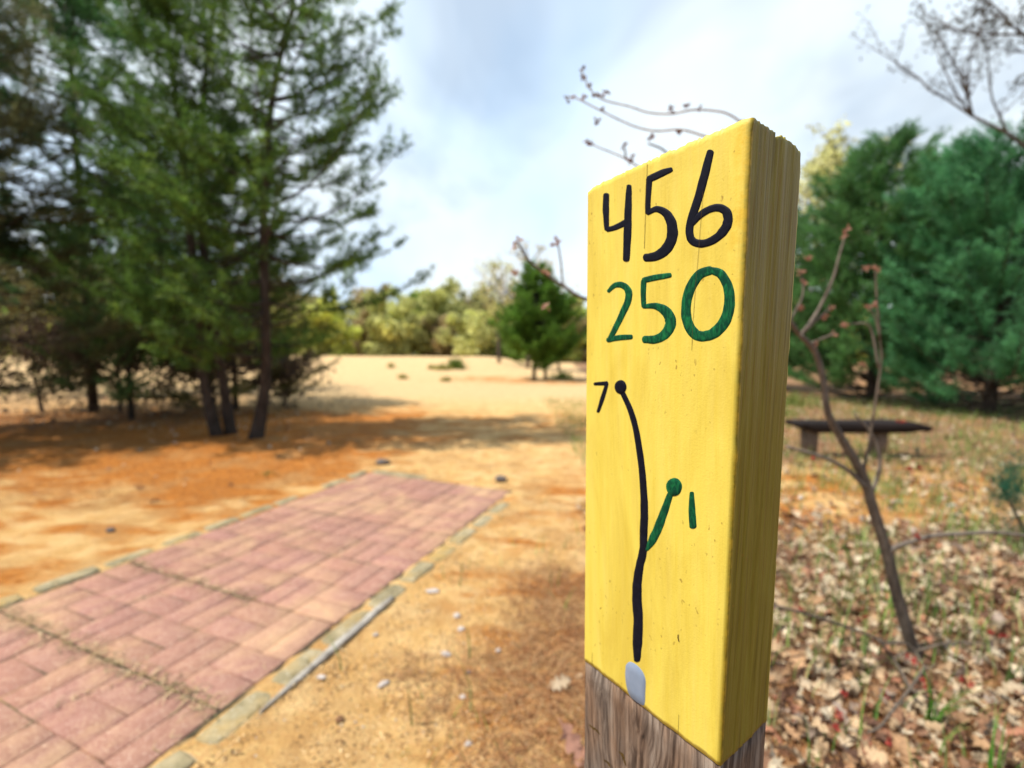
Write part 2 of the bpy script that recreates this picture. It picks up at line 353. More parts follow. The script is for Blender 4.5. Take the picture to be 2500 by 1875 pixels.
tag(mesh("ground", V, F, M_ground, smooth=True, colors={'zone': Z.reshape(-1, 3)}), kind='structure')

# ------------------------------------------------------------------ tee pad paving
random.seed(4)
mb = MB(); fm = []
def slab(mb, a0, a1, c0, c1, z1, z0, bev, tint, warp=0.0, tilt=0.0015):
    e = [random.uniform(-warp, warp) for _ in range(8)]; tl = [random.uniform(-tilt, tilt) for _ in range(4)]
    q = [(a0+e[0], c0+e[1]), (a1+e[2], c0+e[3]), (a1+e[4], c1+e[5]), (a0+e[6], c1+e[7])]
    ca, cc = (a0+a1)/2, (c0+c1)/2; Vv = []
    for (a, c) in q: Vv.append(padxy(a, c, z0))
    for k, (a, c) in enumerate(q): Vv.append(padxy(a, c, z1-bev+tl[k]))
    for k, (a, c) in enumerate(q):
        a_ = a+bev*(1 if ca > a else -1); c_ = c+bev*(1 if cc > c else -1); Vv.append(padxy(a_, c_, z1+tl[k]))
    Fq = []
    for r in (0, 4):
        for k in range(4):
            k2 = (k+1) % 4; Fq.append((r+k, r+k2, r+4+k2, r+4+k))
    Fq.append((8, 9, 10, 11)); mb.add([tuple(v) for v in Vv], Fq, tint)
for i in range(NR):
    for j in range(NC):
        a0, c0 = A0+i*T, j*T; tt = random.uniform(0.95, 1.04)
        tz = random.uniform(-0.002, 0.003)
        for p in range(2):
            for q in range(2):
                lng = (p+q) % 2 == 0; g = 0.0020; e = 0.0050; h = T/2
                A = a0+p*h+(e if p == 0 else g); B = a0+(p+1)*h-(g if p == 0 else e)
                C = c0+q*h+(e if q == 0 else g); D = c0+(q+1)*h-(g if q == 0 else e)
                for k in range(2):
                    u = tt*random.uniform(0.975, 1.025); tn = (u, u*random.uniform(.96, 1.03), u*random.uniform(.95, 1.05))
                    if lng:
                        m_ = (C+D)/2; cc = (C, m_-g) if k == 0 else (m_+g, D)
                        slab(mb, A, B, cc[0], cc[1], 0.006+tz, -0.03, 0.003, tn, 0.0015)
                    else:
                        m_ = (A+B)/2; aa = (A, m_-g) if k == 0 else (m_+g, B)
                        slab(mb, aa[0], aa[1], C, D, 0.006+tz, -0.03, 0.003, tn, 0.0015)
nb = len(mb.F)
# sandy bed showing in the joints
na, nc_ = 90, 40; Vv = []; Fq = []
for i in range(na+1):
    for j in range(nc_+1):
        a = A0-0.01+(NR*T+0.02)*i/na; c = -0.01+(NC*T+0.02)*j/nc_
        nzv = mn.noise(Vector((a*4, c*4, 7)))
        Vv.append(tuple(padxy(a, c, 0.0005+0.0045*nzv)))
for i in range(na):
    for j in range(nc_):
        q = i*(nc_+1)+j; Fq.append((q, q+nc_+1, q+nc_+2, q+1))
mb.add(Vv, Fq)
fm = [0]*nb+[1]*len(Fq)
tag(mesh("paving", np.concatenate(mb.V), mb.F, M_brick, mats=[M_joint], fmat=fm, colors={'tint': np.concatenate(mb.C)}), kind='structure')
mb = MB()
for side in (-1, 1):
    a = A0-0.02
    while a < A0+NR*T:
        ln = random.uniform(0.20, 0.30)
        if random.random() > 0.12:
            base_c = -0.115 if side < 0 else NC*T+0.012
            # irregular block from a ring of points
            n_ = 14; ring = []
            for k in range(n_):
                th = 2*math.pi*k/n_; ca, sa = math.cos(th), math.sin(th)
                pa = math.copysign(abs(ca)**0.35, ca)*ln*0.47; pc = math.copysign(abs(sa)**0.35, sa)*0.047
                pa += random.uniform(-.006, .006); pc += random.uniform(-.006, .006); ring.append((a+ln/2+pa, base_c+0.05+pc))
            ca_, cc_ = a+ln/2, base_c+0.05; z1 = random.uniform(0.004, 0.016)
            Vv = [tuple(padxy(x, y, -0.04)) for x, y in ring]+[tuple(padxy(x, y, z1-0.006)) for x, y in ring]
            Vv += [tuple(padxy(ca_+(x-ca_)*0.93, cc_+(y-cc_)*0.86, z1+random.uniform(-.002, .002))) for x, y in ring]
            Fq = [(r*n_+k, r*n_+(k+1) % n_, (r+1)*n_+(k+1) % n_, (r+1)*n_+k) for r in (0, 1) for k in range(n_)]+[tuple(range(2*n_, 3*n_))]
            mb.add(Vv, Fq)
        a += ln+random.uniform(0.004, 0.03)
for k in range(3):
    c = k*T+0.0+0.02
    if k == 1: continue
    Vv = []
    if k == 2:
        slab(mb, A0-0.11, A0-0.01, NC*T*0.60, NC*T, 0.006, -0.04, 0.006, (1, 1, 1), 0.006)
tag(mb.build("kerb", M_kerb, smooth=False), kind='structure')

# ------------------------------------------------------------------ marker post
X0, Y0, ZT, ZB, YAW, W2, LX, LY = 0.147742, 0.287528, 0.143640, -0.301807, 0.956123, 0.073284, -0.013047, -0.047335
W1 = 0.14
D1 = Vector((-math.cos(YAW), math.sin(YAW), 0)); D2 = Vector((math.sin(YAW), math.cos(YAW), 0))
N1 = -D2; N2 = -D1                                         # outward normals of the number face and the side face
def axis(z): return Vector((X0+LX*z, Y0+LY*z, EYE+z))       # near corner at height z relative to the eye
post = empty("marker_post", axis(-EYE))
tag(post, "yellow painted wooden post with 456 and 250 in brush lettering, standing in front", "post")
def perim(step):                                           # perimeter samples: (point offset, normal, face id, distance from near corner)
    L_ = []
    r = 0.0012
    def seg(p0, d, length, nrm, fid):
        n_ = max(2, int(length/step))
        for k in range(n_): L_.append((p0+d*(length*k/n_), nrm, fid, k/n_))
    seg(D2*r, D2, W2-2*r, N2, 1)
    seg(D2*W2+D1*r-D2*0, D1, W1-2*r, -N1, 2)
    seg(D2*(W2-r)+D1*W1, -D2, W2-2*r, -N2, 3)
    seg(D1*(W1-r), -D1, W1-2*r, N1, 0)
    return L_
def block(name, z0, z1f, step, dz, inset, material, top_cap, zb=None, ncap=4):
    P = perim(step); n_ = len(P); rows = max(2, int((ZT-z0)/dz) if top_cap else int((z1f-z0)/dz))
    Vv = []; Cc = []
    for r in range(rows+1):
        f = r/rows
        for k, (off, nrm, fid, q) in enumerate(P):
            if top_cap:
                u = off.dot(D1); v_ = off.dot(D2)
                zt = ZT+0.0012*mn.noise(Vector((u*90, v_*90, 3)))+0.0018*mn.noise(Vector((u*430, v_*430, 8)))
                zt -= 0.004*sstep(0.055, 0.073, v_)+0.003*sstep(0.13, 0.14, u)+0.002*sstep(.05, .14, u)
                if fid == 1: zt -= 0.002*(1 if (0.45 < q < 0.5 or 0.62 < q < 0.66) else 0)
                zlo = z0+0.0020*mn.noise(Vector((u*45, v_*45, 30)))+0.0010*mn.noise(Vector((u*300, v_*300, 30)))
                z = zlo+(zt-zlo)*f
            else: z = z0+(z1f-z0)*f
            d = -inset
            if fid == 1:
                g = 0.0007*mn.noise(Vector((q*9, z*1.5, 11)))+0.0004*mn.noise(Vector((q*26, z*3, 12)))
                g -= 0.0009*math.exp(-((q-0.46-0.02*mn.noise(Vector((0, z*6, 1))))/0.012)**2)
                g -= 0.0009*math.exp(-((q-0.22)/0.008)**2)
                d += g*min(1, q*12)
                if top_cap and q < 0.10:        # beads of paint that ran over the corner
                    b_ = mn.noise(Vector((3, z*38, 4)))+0.35*mn.noise(Vector((3, z*95, 4)))
                    d += 0.0020*max(0, b_-0.05)*(1-(q/0.10)**2)*sstep(-0.22, 0.02, z)
            elif fid == 0: d += 0.00012*mn.noise(Vector((q*8, z*8, 3)))
            else: d += 0.0012*mn.noise(Vector((q*9, z*6, 40+fid)))+0.0012*mn.noise(Vector((q*40, z*90, 40+fid)))
            p = axis(z)+off+nrm*d; Vv.append(tuple(p))
            corner = sstep(0.90, 0.985, q)*sstep(-0.02, 0.11, z) if fid == 0 else 0
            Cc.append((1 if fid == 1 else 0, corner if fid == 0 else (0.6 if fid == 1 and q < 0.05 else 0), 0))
    Fq = [(r*n_+k, r*n_+(k+1) % n_, (r+1)*n_+(k+1) % n_, (r+1)*n_+k) for r in range(rows) for k in range(n_)]
    base = rows*n_; prev = base
    if top_cap:
        c_off = D1*(W1/2)+D2*(W2/2)
        for s_ in (0.985, 0.93, 0.7, 0.35):
            st = len(Vv)
            for k in range(n_):
                p = Vector(Vv[base+k]); c = axis(ZT)+c_off
                q_ = c+(p-c)*s_; q_.z = p.z*s_+(axis(ZT).z)*(1-s_)+(0.0006 if s_ > .95 else 0.0012*mn.noise(q_*160)); Vv.append(tuple(q_)); Cc.append((0.5, 0, 0))
            Fq += [(prev+k, prev+(k+1) % n_, st+(k+1) % n_, st+k) for k in range(n_)]; prev = st
        Fq.append(tuple(prev+k for k in range(n_)))
    else: Fq.append(tuple(prev+k for k in range(n_)))
    Fq.append(tuple(range(n_))[::-1])
    return mesh(name, Vv, Fq, material, post, smooth=False, colors={'face': Cc})
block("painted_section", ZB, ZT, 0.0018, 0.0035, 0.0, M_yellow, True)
block("timber", -EYE-0.05, ZB+0.003, 0.003, 0.02, 0.0009, M_wood, False)
# mapping of the brushwork onto the number face
def face_uv(xs_, ys_):
    r = ray(xs_, ys_); A = np.array([[D1.x, LX, -r.x], [D1.y, LY, -r.y], [0, 1, -r.z]])
    u, z, t_ = np.linalg.solve(A, -np.array([X0, Y0, 0])); return u, z
def face_pt(u, z, lift): return axis(z)+D1*u+N1*lift
def stroke(mb, pts, wid, rnd=None):
    """pts in photograph pixels, wid full width(s) in pixels"""
    rnd = rnd or random
    P = smooth_pts([Vector((x, y, 0)) for x, y in pts], 7); n_ = len(P)
    if not isinstance(wid, (list, tuple)): wid = [wid]*2
    wid = [q*1.24 for q in wid]
    ws = [np.interp(k/(n_-1), np.linspace(0, 1, len(wid)), wid) for k in range(n_)]
    seed = rnd.uniform(0, 99)
    t0 = (P[0]-P[1]).normalized(); t1 = (P[-1]-P[-2]).normalized()
    ext = [P[0]+t0*ws[0]*0.34*s_ for s_ in (1.0, 0.8, 0.45)]; ext2 = [P[-1]+t1*ws[-1]*0.34*s_ for s_ in (0.45, 0.8, 1.0)]
    Q = ext+P+ext2; wq = [ws[0]*x for x in (0.30, 0.66, 0.93)]+ws+[ws[-1]*x for x in (0.93, 0.66, 0.30)]
    Vv = []; prof = [(-1, -0.0001), (-0.9, 0.00026), (-0.4, 0.00032), (0, 0.0003), (0.4, 0.00032), (0.9, 0.00026), (1, -0.0001)]
    for i, p in enumerate(Q):
        t_ = (Q[min(i+1, len(Q)-1)]-Q[max(i-1, 0)]).normalized(); nn = Vector((-t_.y, t_.x, 0))
        for s_, z_ in prof:
            h = wq[i]/2*(1+0.09*mn.noise(Vector((i*0.33, 5*(1 if s_ > 0 else -1), seed))))
            px = p+nn*(h*s_); u, z = face_uv(px.x, px.y); Vv.append(tuple(face_pt(u, z, z_)))
    m_ = len(prof); Fq = [(i*m_+k, i*m_+k+1, (i+1)*m_+k+1, (i+1)*m_+k) for i in range(len(Q)-1) for k in range(m_-1)]
    mb.add(Vv, Fq)
def c1(L_): return [(1350+x*0.4522, 150+y*0.4522) for x, y in L_]
def c2(L_): return [(1350+x*0.4522, 850+y*0.4522) for x, y in L_]
def c3(L_): return [(1350+x*0.3165, 1400+y*0.3165) for x, y in L_]
s_ = 0.4522
random.seed(11)
mb = MB()
stroke(mb, c1([(288, 722), (286, 800), (290, 905)]), [28*s_, 30*s_, 22*s_])
stroke(mb, c1([(296, 908), (340, 895), (400, 866)]), [22*s_, 30*s_])
stroke(mb, c1([(411, 675), (406, 800), (402, 930), (396, 1068)]), [24*s_, 34*s_, 36*s_, 32*s_])
mb.build("painted_numeral", M_black, post)
mb = MB()
stroke(mb, c1([(638, 584), (590, 603), (522, 634)]), [22*s_, 34*s_, 32*s_])
stroke(mb, c1([(520, 640), (514, 730), (512, 815)]), [30*s_, 26*s_, 24*s_])
stroke(mb, c1([(512, 818), (560, 797), (612, 822), (642, 880), (642, 950), (612, 1012), (560, 1050), (502, 1060)]), [20*s_, 30*s_, 42*s_, 50*s_, 50*s_, 44*s_, 36*s_])
mb.build("painted_numeral", M_black, post)
mb = MB()
stroke(mb, c1([(850, 490), (822, 600), (785, 735), (745, 860), (737, 925), (755, 970), (802, 984), (862, 966), (914, 924), (944, 868), (936, 812), (890, 790), (835, 803), (785, 838), (752, 872)]),
       [32*s_, 40*s_, 38*s_, 36*s_, 36*s_, 36*s_, 36*s_, 40*s_, 44*s_, 44*s_, 38*s_, 32*s_, 30*s_, 28*s_])
mb.build("painted_numeral", M_black, post)
mb = MB(); stroke(mb, c1([(300, 1240), (335, 1209), (376, 1208), (407, 1240), (405, 1292), (372, 1368), (335, 1445), (305, 1500)]), [16*s_, 26*s_, 30*s_, 32*s_, 30*s_, 26*s_, 22*s_])
stroke(mb, c1([(298, 1504), (350, 1493), (422, 1487)]), [22*s_, 26*s_, 22*s_]); mb.build("painted_numeral", M_green, post)
mb = MB(); stroke(mb, c1([(632, 1154), (560, 1166), (492, 1181)]), [22*s_, 28*s_, 26*s_])
stroke(mb, c1([(490, 1188), (488, 1260), (491, 1322)]), [26*s_, 26*s_, 22*s_])
stroke(mb, c1([(491, 1324), (548, 1320), (600, 1342), (632, 1385), (632, 1432), (603, 1474), (556, 1500), (496, 1501)]), [18*s_, 28*s_, 44*s_, 50*s_, 50*s_, 44*s_, 38*s_, 34*s_]); mb.build("painted_numeral", M_green, post)
mb = MB(); stroke(mb, c1([(850, 1128), (790, 1152), (742, 1225), (720, 1310), (724, 1398), (760, 1466), (812, 1484), (872, 1464), (928, 1402), (953, 1312), (946, 1222), (908, 1150), (862, 1130)]),
       [40*s_, 44*s_, 46*s_, 44*s_, 46*s_, 48*s_, 46*s_, 50*s_, 52*s_, 50*s_, 46*s_, 42*s_, 34*s_]); mb.build("painted_numeral", M_green, post)
mb = MB(); stroke(mb, c2([(226, 193), (290, 190)]), [14*s_, 20*s_]); stroke(mb, c2([(291, 193), (268, 270), (244, 342)]), [16*s_, 20*s_, 14*s_]); mb.build("painted_numeral", M_black, post)
mb = MB(); stroke(mb, c2([(750, 783), (751, 870), (756, 960)]), [20*s_, 32*s_, 34*s_]); mb.build("painted_numeral", M_green, post)
def blob(mb, cx, cy, rx, ry):
    Vv = []; rings = [(0.0, .0006), (.5, .0006), (.88, .0005), (1.0, -.0003)]; n_ = 28
    for rr, lift in rings:
        for k in range(n_):
            th = 2*math.pi*k/n_; j = 1+0.05*mn.noise(Vector((math.cos(th)*1.3, math.sin(th)*1.3, cx)))
            u, z = face_uv(cx+rx*rr*j*math.cos(th), cy+ry*rr*j*math.sin(th)); Vv.append(tuple(face_pt(u, z, lift)))
    mb.add(Vv, [(r*n_+k, r*n_+(k+1) % n_, (r+1)*n_+(k+1) % n_, (r+1)*n_+k) for r in range(3) for k in range(n_)])
mb = MB(); (bx, by), = c2([(365, 210)]); blob(mb, bx, by, 34*s_, 40*s_)
stroke(mb, c2([(375, 240), (420, 340), (450, 450), (474, 600), (486, 720), (493, 850), (490, 1000), (487, 1095), (470, 1170), (456, 1260), (454, 1350)])+c3([(657, 350), (652, 550), (649, 665)]),
       [24*s_, 26*s_, 28*s_, 30*s_, 32*s_, 36*s_, 36*s_, 38*s_, 40*s_, 44*s_, 44*s_, 44*s_, 30*s_]); mb.build("route_line", M_black, post)
mb = MB(); (bx, by), = c2([(654, 750)]); blob(mb, bx, by, 46*s_, 52*s_)
stroke(mb, c2([(632, 790), (605, 870), (572, 960), (540, 1030), (508, 1085)]), [28*s_, 36*s_, 40*s_, 40*s_, 18*s_]); mb.build("route_line", M_green, post)
poly = c3([(560, 705), (590, 678), (640, 698), (690, 752), (716, 822), (714, 920), (710, 1005), (692, 1022), (640, 990), (592, 945), (566, 870), (556, 780)])
cx = sum(p[0] for p in poly)/len(poly); cy = sum(p[1] for p in poly)/len(poly)
P2 = [p for p in smooth_pts([Vector((x, y, 0)) for x, y in poly+[poly[0]]], 4)][:-1]; Vv = []
for rr, lift in ((1, -.0003), (.95, .00045), (.5, .0005)):
    for p in P2: u, z = face_uv(cx+(p.x-cx)*rr, cy+(p.y-cy)*rr); Vv.append(tuple(face_pt(u, z, lift)))
n_ = len(P2); mesh("tee_mark", Vv, [(r*n_+k, r*n_+(k+1) % n_, (r+1)*n_+(k+1) % n_, (r+1)*n_+k) for r in (0, 1) for k in range(n_)]+[tuple(2*n_+k for k in range(n_))], M_grey, post, smooth=True)
mb = MB()
def crack(pts, w0):
    P = smooth_pts([Vector((x, y, 0)) for x, y in pts], 8); Vv = []
    for i, p in enumerate(P):
        j = 0.5*mn.noise(Vector((i*0.7, p.y*0.01, 3))); hw = w0/2*(0.6+0.6*abs(mn.noise(Vector((i*.5, 9, 2)))))
        for s2 in (-1, 1):
            u, z = face_uv(p.x+j+s2*hw, p.y); Vv.append(tuple(face_pt(u, z, 0.00040)))
    mb = MB(); mb.add(Vv, [(2*i, 2*i+1, 2*i+3, 2*i+2) for i in range(len(P)-1)]); mb.build("crack", M_crack, post, smooth=False)
crack(c1([(510, 550), (508, 640), (502, 760), (498, 900), (494, 1010)]), 1.3)
crack(c1([(812, 700), (800, 860), (785, 1060), (772, 1200), (758, 1400), (750, 1560)]), 1.0)
crack(c3([(968, 470), (966, 495), (974, 525)]), 3.6)
crack(c3([(596, 700), (596, 820), (594, 940)]), 0.9)
crack(c3([(972, 1090), (970, 1160), (968, 1240)]), 1.0)
crack(c3([(305, 610), (304, 660), (304, 720)]), 0.8)

# ------------------------------------------------------------------ pines
def needles(P, Ax, C, rs, n_=9, ln=(0.07, 0.12), wd=0.008, spread=0.75):
    """P tuft positions, Ax axes, C colours -> triangles"""
    m_ = len(P); P = np.repeat(P, n_, 0); A = np.repeat(Ax, n_, 0); Cc = np.repeat(C, n_, 0)
    d = A+rs.normal(0, spread, A.shape); d /= np.linalg.norm(d, axis=1)[:, None]+1e-9
    q = np.cross(d, rs.normal(0, 1, d.shape)); q /= np.linalg.norm(q, axis=1)[:, None]+1e-9
    l_ = rs.uniform(ln[0], ln[1], (len(P), 1)); w_ = wd/2
    Vv = np.stack([P-q*w_, P+q*w_, P+d*l_+q*w_*0.5, P+d*l_-q*w_*0.5], 1).reshape(-1, 3)
    Cc = np.repeat(Cc*rs.uniform(0.7, 1.35, (len(Cc), 1)), 4, 0)
    F = np.arange(len(Vv)).reshape(-1, 4); return Vv, F, Cc
def pine(label, trunks, crown, Rf, base_col, seed, step=0.30, perw=5, elev=(5, 35), dens=1.0, wd=0.008, nn=9, ln=(0.07, 0.12), group=None, az=None, drop=0.0, name="pine_tree", tl=(0.2, 0.55), spread=0.75, bright=None):
    rs = np.random.RandomState(seed); rnd = random.Random(seed)
    b0 = Vector(trunks[0][0][0]); root = empty(name, b0); tag(root, label, "tree", group)
    P_ = []; A_ = []; C_ = []; lim = MB()
    for ti, tr in enumerate(trunks):
        pts = smooth_pts([p for p, r in tr], 4); rad = list(np.interp(np.linspace(0, 1, len(pts)), np.linspace(0, 1, len(tr)), [r for p, r in tr]))
        tb = MB(); tb.tube(pts, rad, 10); tb.build("trunk", M_bark, root)
        zs = [p.z for p in pts]
        def tp(z): k = float(np.interp(z, zs, range(len(pts)))); i = min(int(k), len(pts)-2); return pts[i].lerp(pts[i+1], k-i)
        z = crown[0]+rnd.uniform(0, step)
        ztop = min(crown[1], pts[-1].z)
        while z < ztop:
            for b_ in range(perw):
                if rnd.random() < drop: continue
                a = rnd.uniform(0, 2*math.pi) if az is None else az(rnd)
                f = (z-crown[0])/(crown[1]-crown[0]); Lb = Rf(f, a)*rnd.uniform(0.65, 1.12)
                if Lb < 0.08: continue
                e = R(rnd.uniform(*elev)); dirh = Vector((math.cos(a), math.sin(a), 0)); st = tp(z+rnd.uniform(-.1, .1))
                bp = []; sg = 7; cv = rnd.uniform(-.25, .25); side = Vector((-dirh.y, dirh.x, 0))
                for k in range(sg+1):
                    s2 = k/sg; bp.append(st+dirh*(Lb*s2*math.cos(e))+side*(cv*Lb*s2*s2)+Vector((0, 0, Lb*(math.sin(e)*s2-0.10*math.sin(s2*math.pi)+0.10*s2*s2))))
                lim.tube(bp, [max(0.003, (0.008+Lb*0.007)*(1-0.88*k/sg)) for k in range(sg+1)], 5)
                ntw = max(3, int(Lb*11*dens))
                for k in range(ntw):
                    s2 = rnd.uniform(0.28, 1.0)**0.8; ii = min(int(s2*sg), sg-1); p = bp[ii].lerp(bp[ii+1], s2*sg-ii)
                    bd = (bp[ii+1]-bp[ii]).normalized(); sd = bd.cross(Vector((0, 0, 1))).normalized()*rnd.choice((-1, 1))
                    td = (bd*rnd.uniform(.5, 1.2)+sd*rnd.uniform(.1, 1.0)+Vector((0, 0, rnd.uniform(-.1, .55)))).normalized()
                    tlen = rnd.uniform(*tl)*(1.15-s2*0.5); ntf = max(2, int(tlen/0.075))
                    cb = rnd.uniform(0.6, 1.35)
                    for q in range(ntf):
                        P_.append(tuple(p+td*(tlen*(q+1)/ntf))); A_.append(tuple(td)); C_.append([x*cb for x in base_col] if not bright or rnd.random() > bright[1] else [x*cb for x in bright[0]])
            z += step*rnd.uniform(0.7, 1.3)
    if lim.n: lim.build("branches", M_bark, root)
    Vv, F, Cc = needles(np.array(P_), np.array(A_), np.array(C_), rs, nn, ln, wd, spread)
    mesh("crown", Vv, F, M_needle, root, colors={'tint': Cc})
    return root
BR = []
GP = "pines standing around the sand clearing"
def tr(*a): return [(atd(x, y, Y) if Y else None, r) for x, y, Y, r in a]
def base_fix(t):                                            # bring the first point down to the soil
    p, r = t[0]; t[0] = (Vector((p.x, p.y, height(p.x, p.y)-0.05)), r*1.25); return t
T1 = base_fix([(atd(470, 935, 6.15), 0.071), (atd(436, 800, 6.15), 0.059), (atd(425, 640, 6.15), 0.055), (atd(404, 440, 6.1), 0.046), (atd(385, 250, 6.1), 0.035), (atd(360, 40, 6.2), 0.025), (atd(350, -260, 6.2), 0.010)])
T2 = base_fix([(atd(500, 930, 6.3), 0.071), (atd(478, 800, 6.3), 0.059), (atd(452, 640, 6.3), 0.057), (atd(432, 430, 6.3), 0.046), (atd(440, 200, 6.3), 0.034), (atd(470, -60, 6.3), 0.021), (atd(480, -360, 6.3), 0.008)])
T3 = base_fix([(atd(552, 948, 5.95), 0.084), (atd(574, 820, 5.95), 0.066), (atd(572, 640, 5.95), 0.060), (atd(570, 420, 5.95), 0.050), (atd(590, 200, 5.95), 0.038), (atd(640, -40, 5.95), 0.025), (atd(660, -380, 5.95), 0.008)])
dg = (0.105, 0.20, 0.040)
def r3(f, a):
    right = max(0, math.cos(a))
    prof = float(np.interp(f, [0, .05, .10, .2, .33, .42, .5, .6, .75, 1], [.8, 1.1, 1.9, 2.0, 2.35, 2.2, 1.5, 1.9, 1.5, .5]))
    return 1.35*(1-right)+prof*right
pine("tall dark pine with bare single trunk, rightmost of the left-hand pines", [T3], (0.95, 6.3), r3, dg, 3, step=0.20, perw=6, elev=(-5, 26), wd=0.011, nn=12, group=GP, bright=((0.17, 0.28, 0.05), 0.3), drop=.22, dens=1.05, tl=(.15, .5), ln=(.06, .11), spread=.95)
pine("slender dark pine, left one of the crossing pair of trunks by the clearing", [T1], (1.25, 6.5), lambda f, a: 1.5*(1-0.45*f)*(0.55+0.45*abs(math.cos(a))), dg, 7, step=0.26, perw=5, elev=(-5, 40), wd=0.010, nn=10, group=GP, drop=.15)
pine("slender dark pine, right one of the crossing pair of trunks by the clearing", [T2], (1.3, 6.6), lambda f, a: 1.5*(1-0.45*f), dg, 8, step=0.30, perw=5, elev=(-5, 40), wd=0.010, nn=10, group=GP, drop=.15)
def stem(x, y, h, r, lean=(0, 0)):
    g = height(x, y)-0.05
    return [(Vector((x, y, g)), r*1.2), (Vector((x+lean[0]*.3, y+lean[1]*.3, g+h*.35)), r*.85), (Vector((x+lean[0]*.7, y+lean[1]*.7, g+h*.7)), r*.5), (Vector((x+lean[0], y+lean[1], g+h)), r*.12)]
cone = lambda Rm, p=0.9: (lambda f, a: Rm*(1-f)**p+0.12)
full = lambda Rm: (lambda f, a: Rm*float(np.interp(f, [0, .15, .45, .75, 1], [.8, 1, .9, .6, .12])))
pine("bushy young pine with lighter green lower crown at far left", [stem(-6.6, 7.6, 4.6, .04)], (0.3, 4.5), full(1.35), (0.15, 0.28, 0.09), 21, step=0.24, perw=4, elev=(5, 45), wd=0.010, nn=10, group=GP)
pine("big dark pine filling the upper left corner behind the young one", [stem(-8.2, 8.6, 9.5, .07)], (1.8, 9.3), full(3.0), (0.085, 0.20, 0.06), 22, step=0.36, perw=7, elev=(-5, 30), wd=0.015, nn=10, ln=(.09, .15), group=GP)
pine("dark pine with thin dead lower boughs low on the left edge", [stem(-7.4, 6.0, 7.0, .07)], (0.3, 6.8), full(2.1), (0.15, 0.16, 0.07), 23, step=0.25, perw=5, elev=(-12, 25), wd=0.010, nn=8, group=GP, drop=.12)
pine("olive-tinted pine with drooping boughs behind the crossing trunks", [stem(-5.6, 8.9, 3.7, .05)], (0.25, 3.5), full(1.7), (0.15, 0.17, 0.055), 24, step=0.18, perw=7, elev=(-15, 25), wd=0.012, nn=9, group=GP, bright=((0.25, 0.24, 0.05), 0.18))
pine("tall shade-casting pine just beyond the left edge of the pad", [stem(-8.6, 5.0, 7.5, .12)], (1.3, 7.3), full(2.5), (0.035, 0.06, 0.022), 26, step=0.34, perw=6, elev=(-5, 25), wd=0.015, nn=8, ln=(.09, .14), group=GP)
for bx_, by_, bh_, br2, nn_, lb_ in ((-9.2, 8.6, 1.5, 1.2, 3600, "dark leafless brush on the sand at the far left, nearest the picture edge"), (-7.5, 8.4, 1.3, 1.1, 3200, "dark leafless brush, second clump from the left edge"),
        (-6.0, 8.7, 1.2, 1.0, 2600, "low brown brush left of the pair of crossing trunks"), (-4.7, 9.2, 0.9, 0.9, 1500, "low thin brush right behind the pair of crossing trunks"),
        (-12.5, 12.5, 3.2, 2.6, 3000, "tall olive-brown thicket at the far left behind the brush"), (-8.8, 13.0, 3.0, 2.4, 3000, "olive-brown thicket behind the crossing trunks"), (-16.5, 14, 3.6, 2.8, 2600, "big olive-brown thicket touching the left picture edge")):
    BR.append((lb_, bx_, by_, bh_, br2, nn_))
# right-hand pines
tl_ = (0.022, 0.082, 0.045)
pine("tall bushy blue-green pine behind the bench, with its pointed top above its neighbour", [stem(8.5, 10.4, 6.1, .10)], (0.2, 6.0), lambda f, a: 2.45*float(np.interp(f, [0, .12, .4, .7, 1], [.85, 1, .92, .6, .1])), (0.12, 0.28, 0.085), 31, step=0.17, perw=8, elev=(10, 45), wd=0.012, nn=11, ln=(.08, .13), group=GP)
pine("broad teal-green pine at the right edge, nearer than the tall one", [stem(8.7, 8.0, 5.0, .09)], (0.12, 4.9), full(2.2), (0.115, 0.34, 0.145), 32, step=0.16, perw=8, elev=(10, 45), wd=0.011, nn=11, ln=(.08, .13), group=GP)
pine("dark pine glimpsed between the post and the bench pines", [stem(8.0, 14.0, 5.6, .1)], (0.1, 5.5), full(2.4), (0.10, 0.22, 0.07), 33, step=0.25, perw=7, elev=(5, 40), wd=0.017, nn=9, ln=(.1, .15), group=GP)
pine("dense dark pine closing the gap at the far right edge", [stem(12.5, 11.5, 5.5, .1)], (0.1, 5.4), full(2.6), (0.09, 0.27, 0.13), 34, step=0.25, perw=7, elev=(5, 40), wd=0.017, nn=9, ln=(.1, .15), group=GP)
mt1 = [(Vector((0.95, 19, height(.95, 19)-.05)), .09), (Vector((0.98, 19, 2.0)), .07), (Vector((1.0, 19, 4.9)), .01)]
mt2 = [(Vector((1.45, 19.1, height(1.45, 19.1)-.05)), .08), (Vector((1.4, 19.1, 2.0)), .06), (Vector((1.25, 19.1, 4.3)), .01)]
pine("small bright green pine on two short trunks in the middle of the sand", [mt1, mt2], (0.50, 4.85), lambda f, a: 1.8*float(np.interp(f, [0, .1, .35, .6, 1], [.7, 1, .95, .6, .08])), (0.14, 0.29, 0.04), 41, step=0.2, perw=6, elev=(5, 45), wd=0.020, nn=10, ln=(.10, .17), bright=((0.17, 0.32, 0.05), .3))

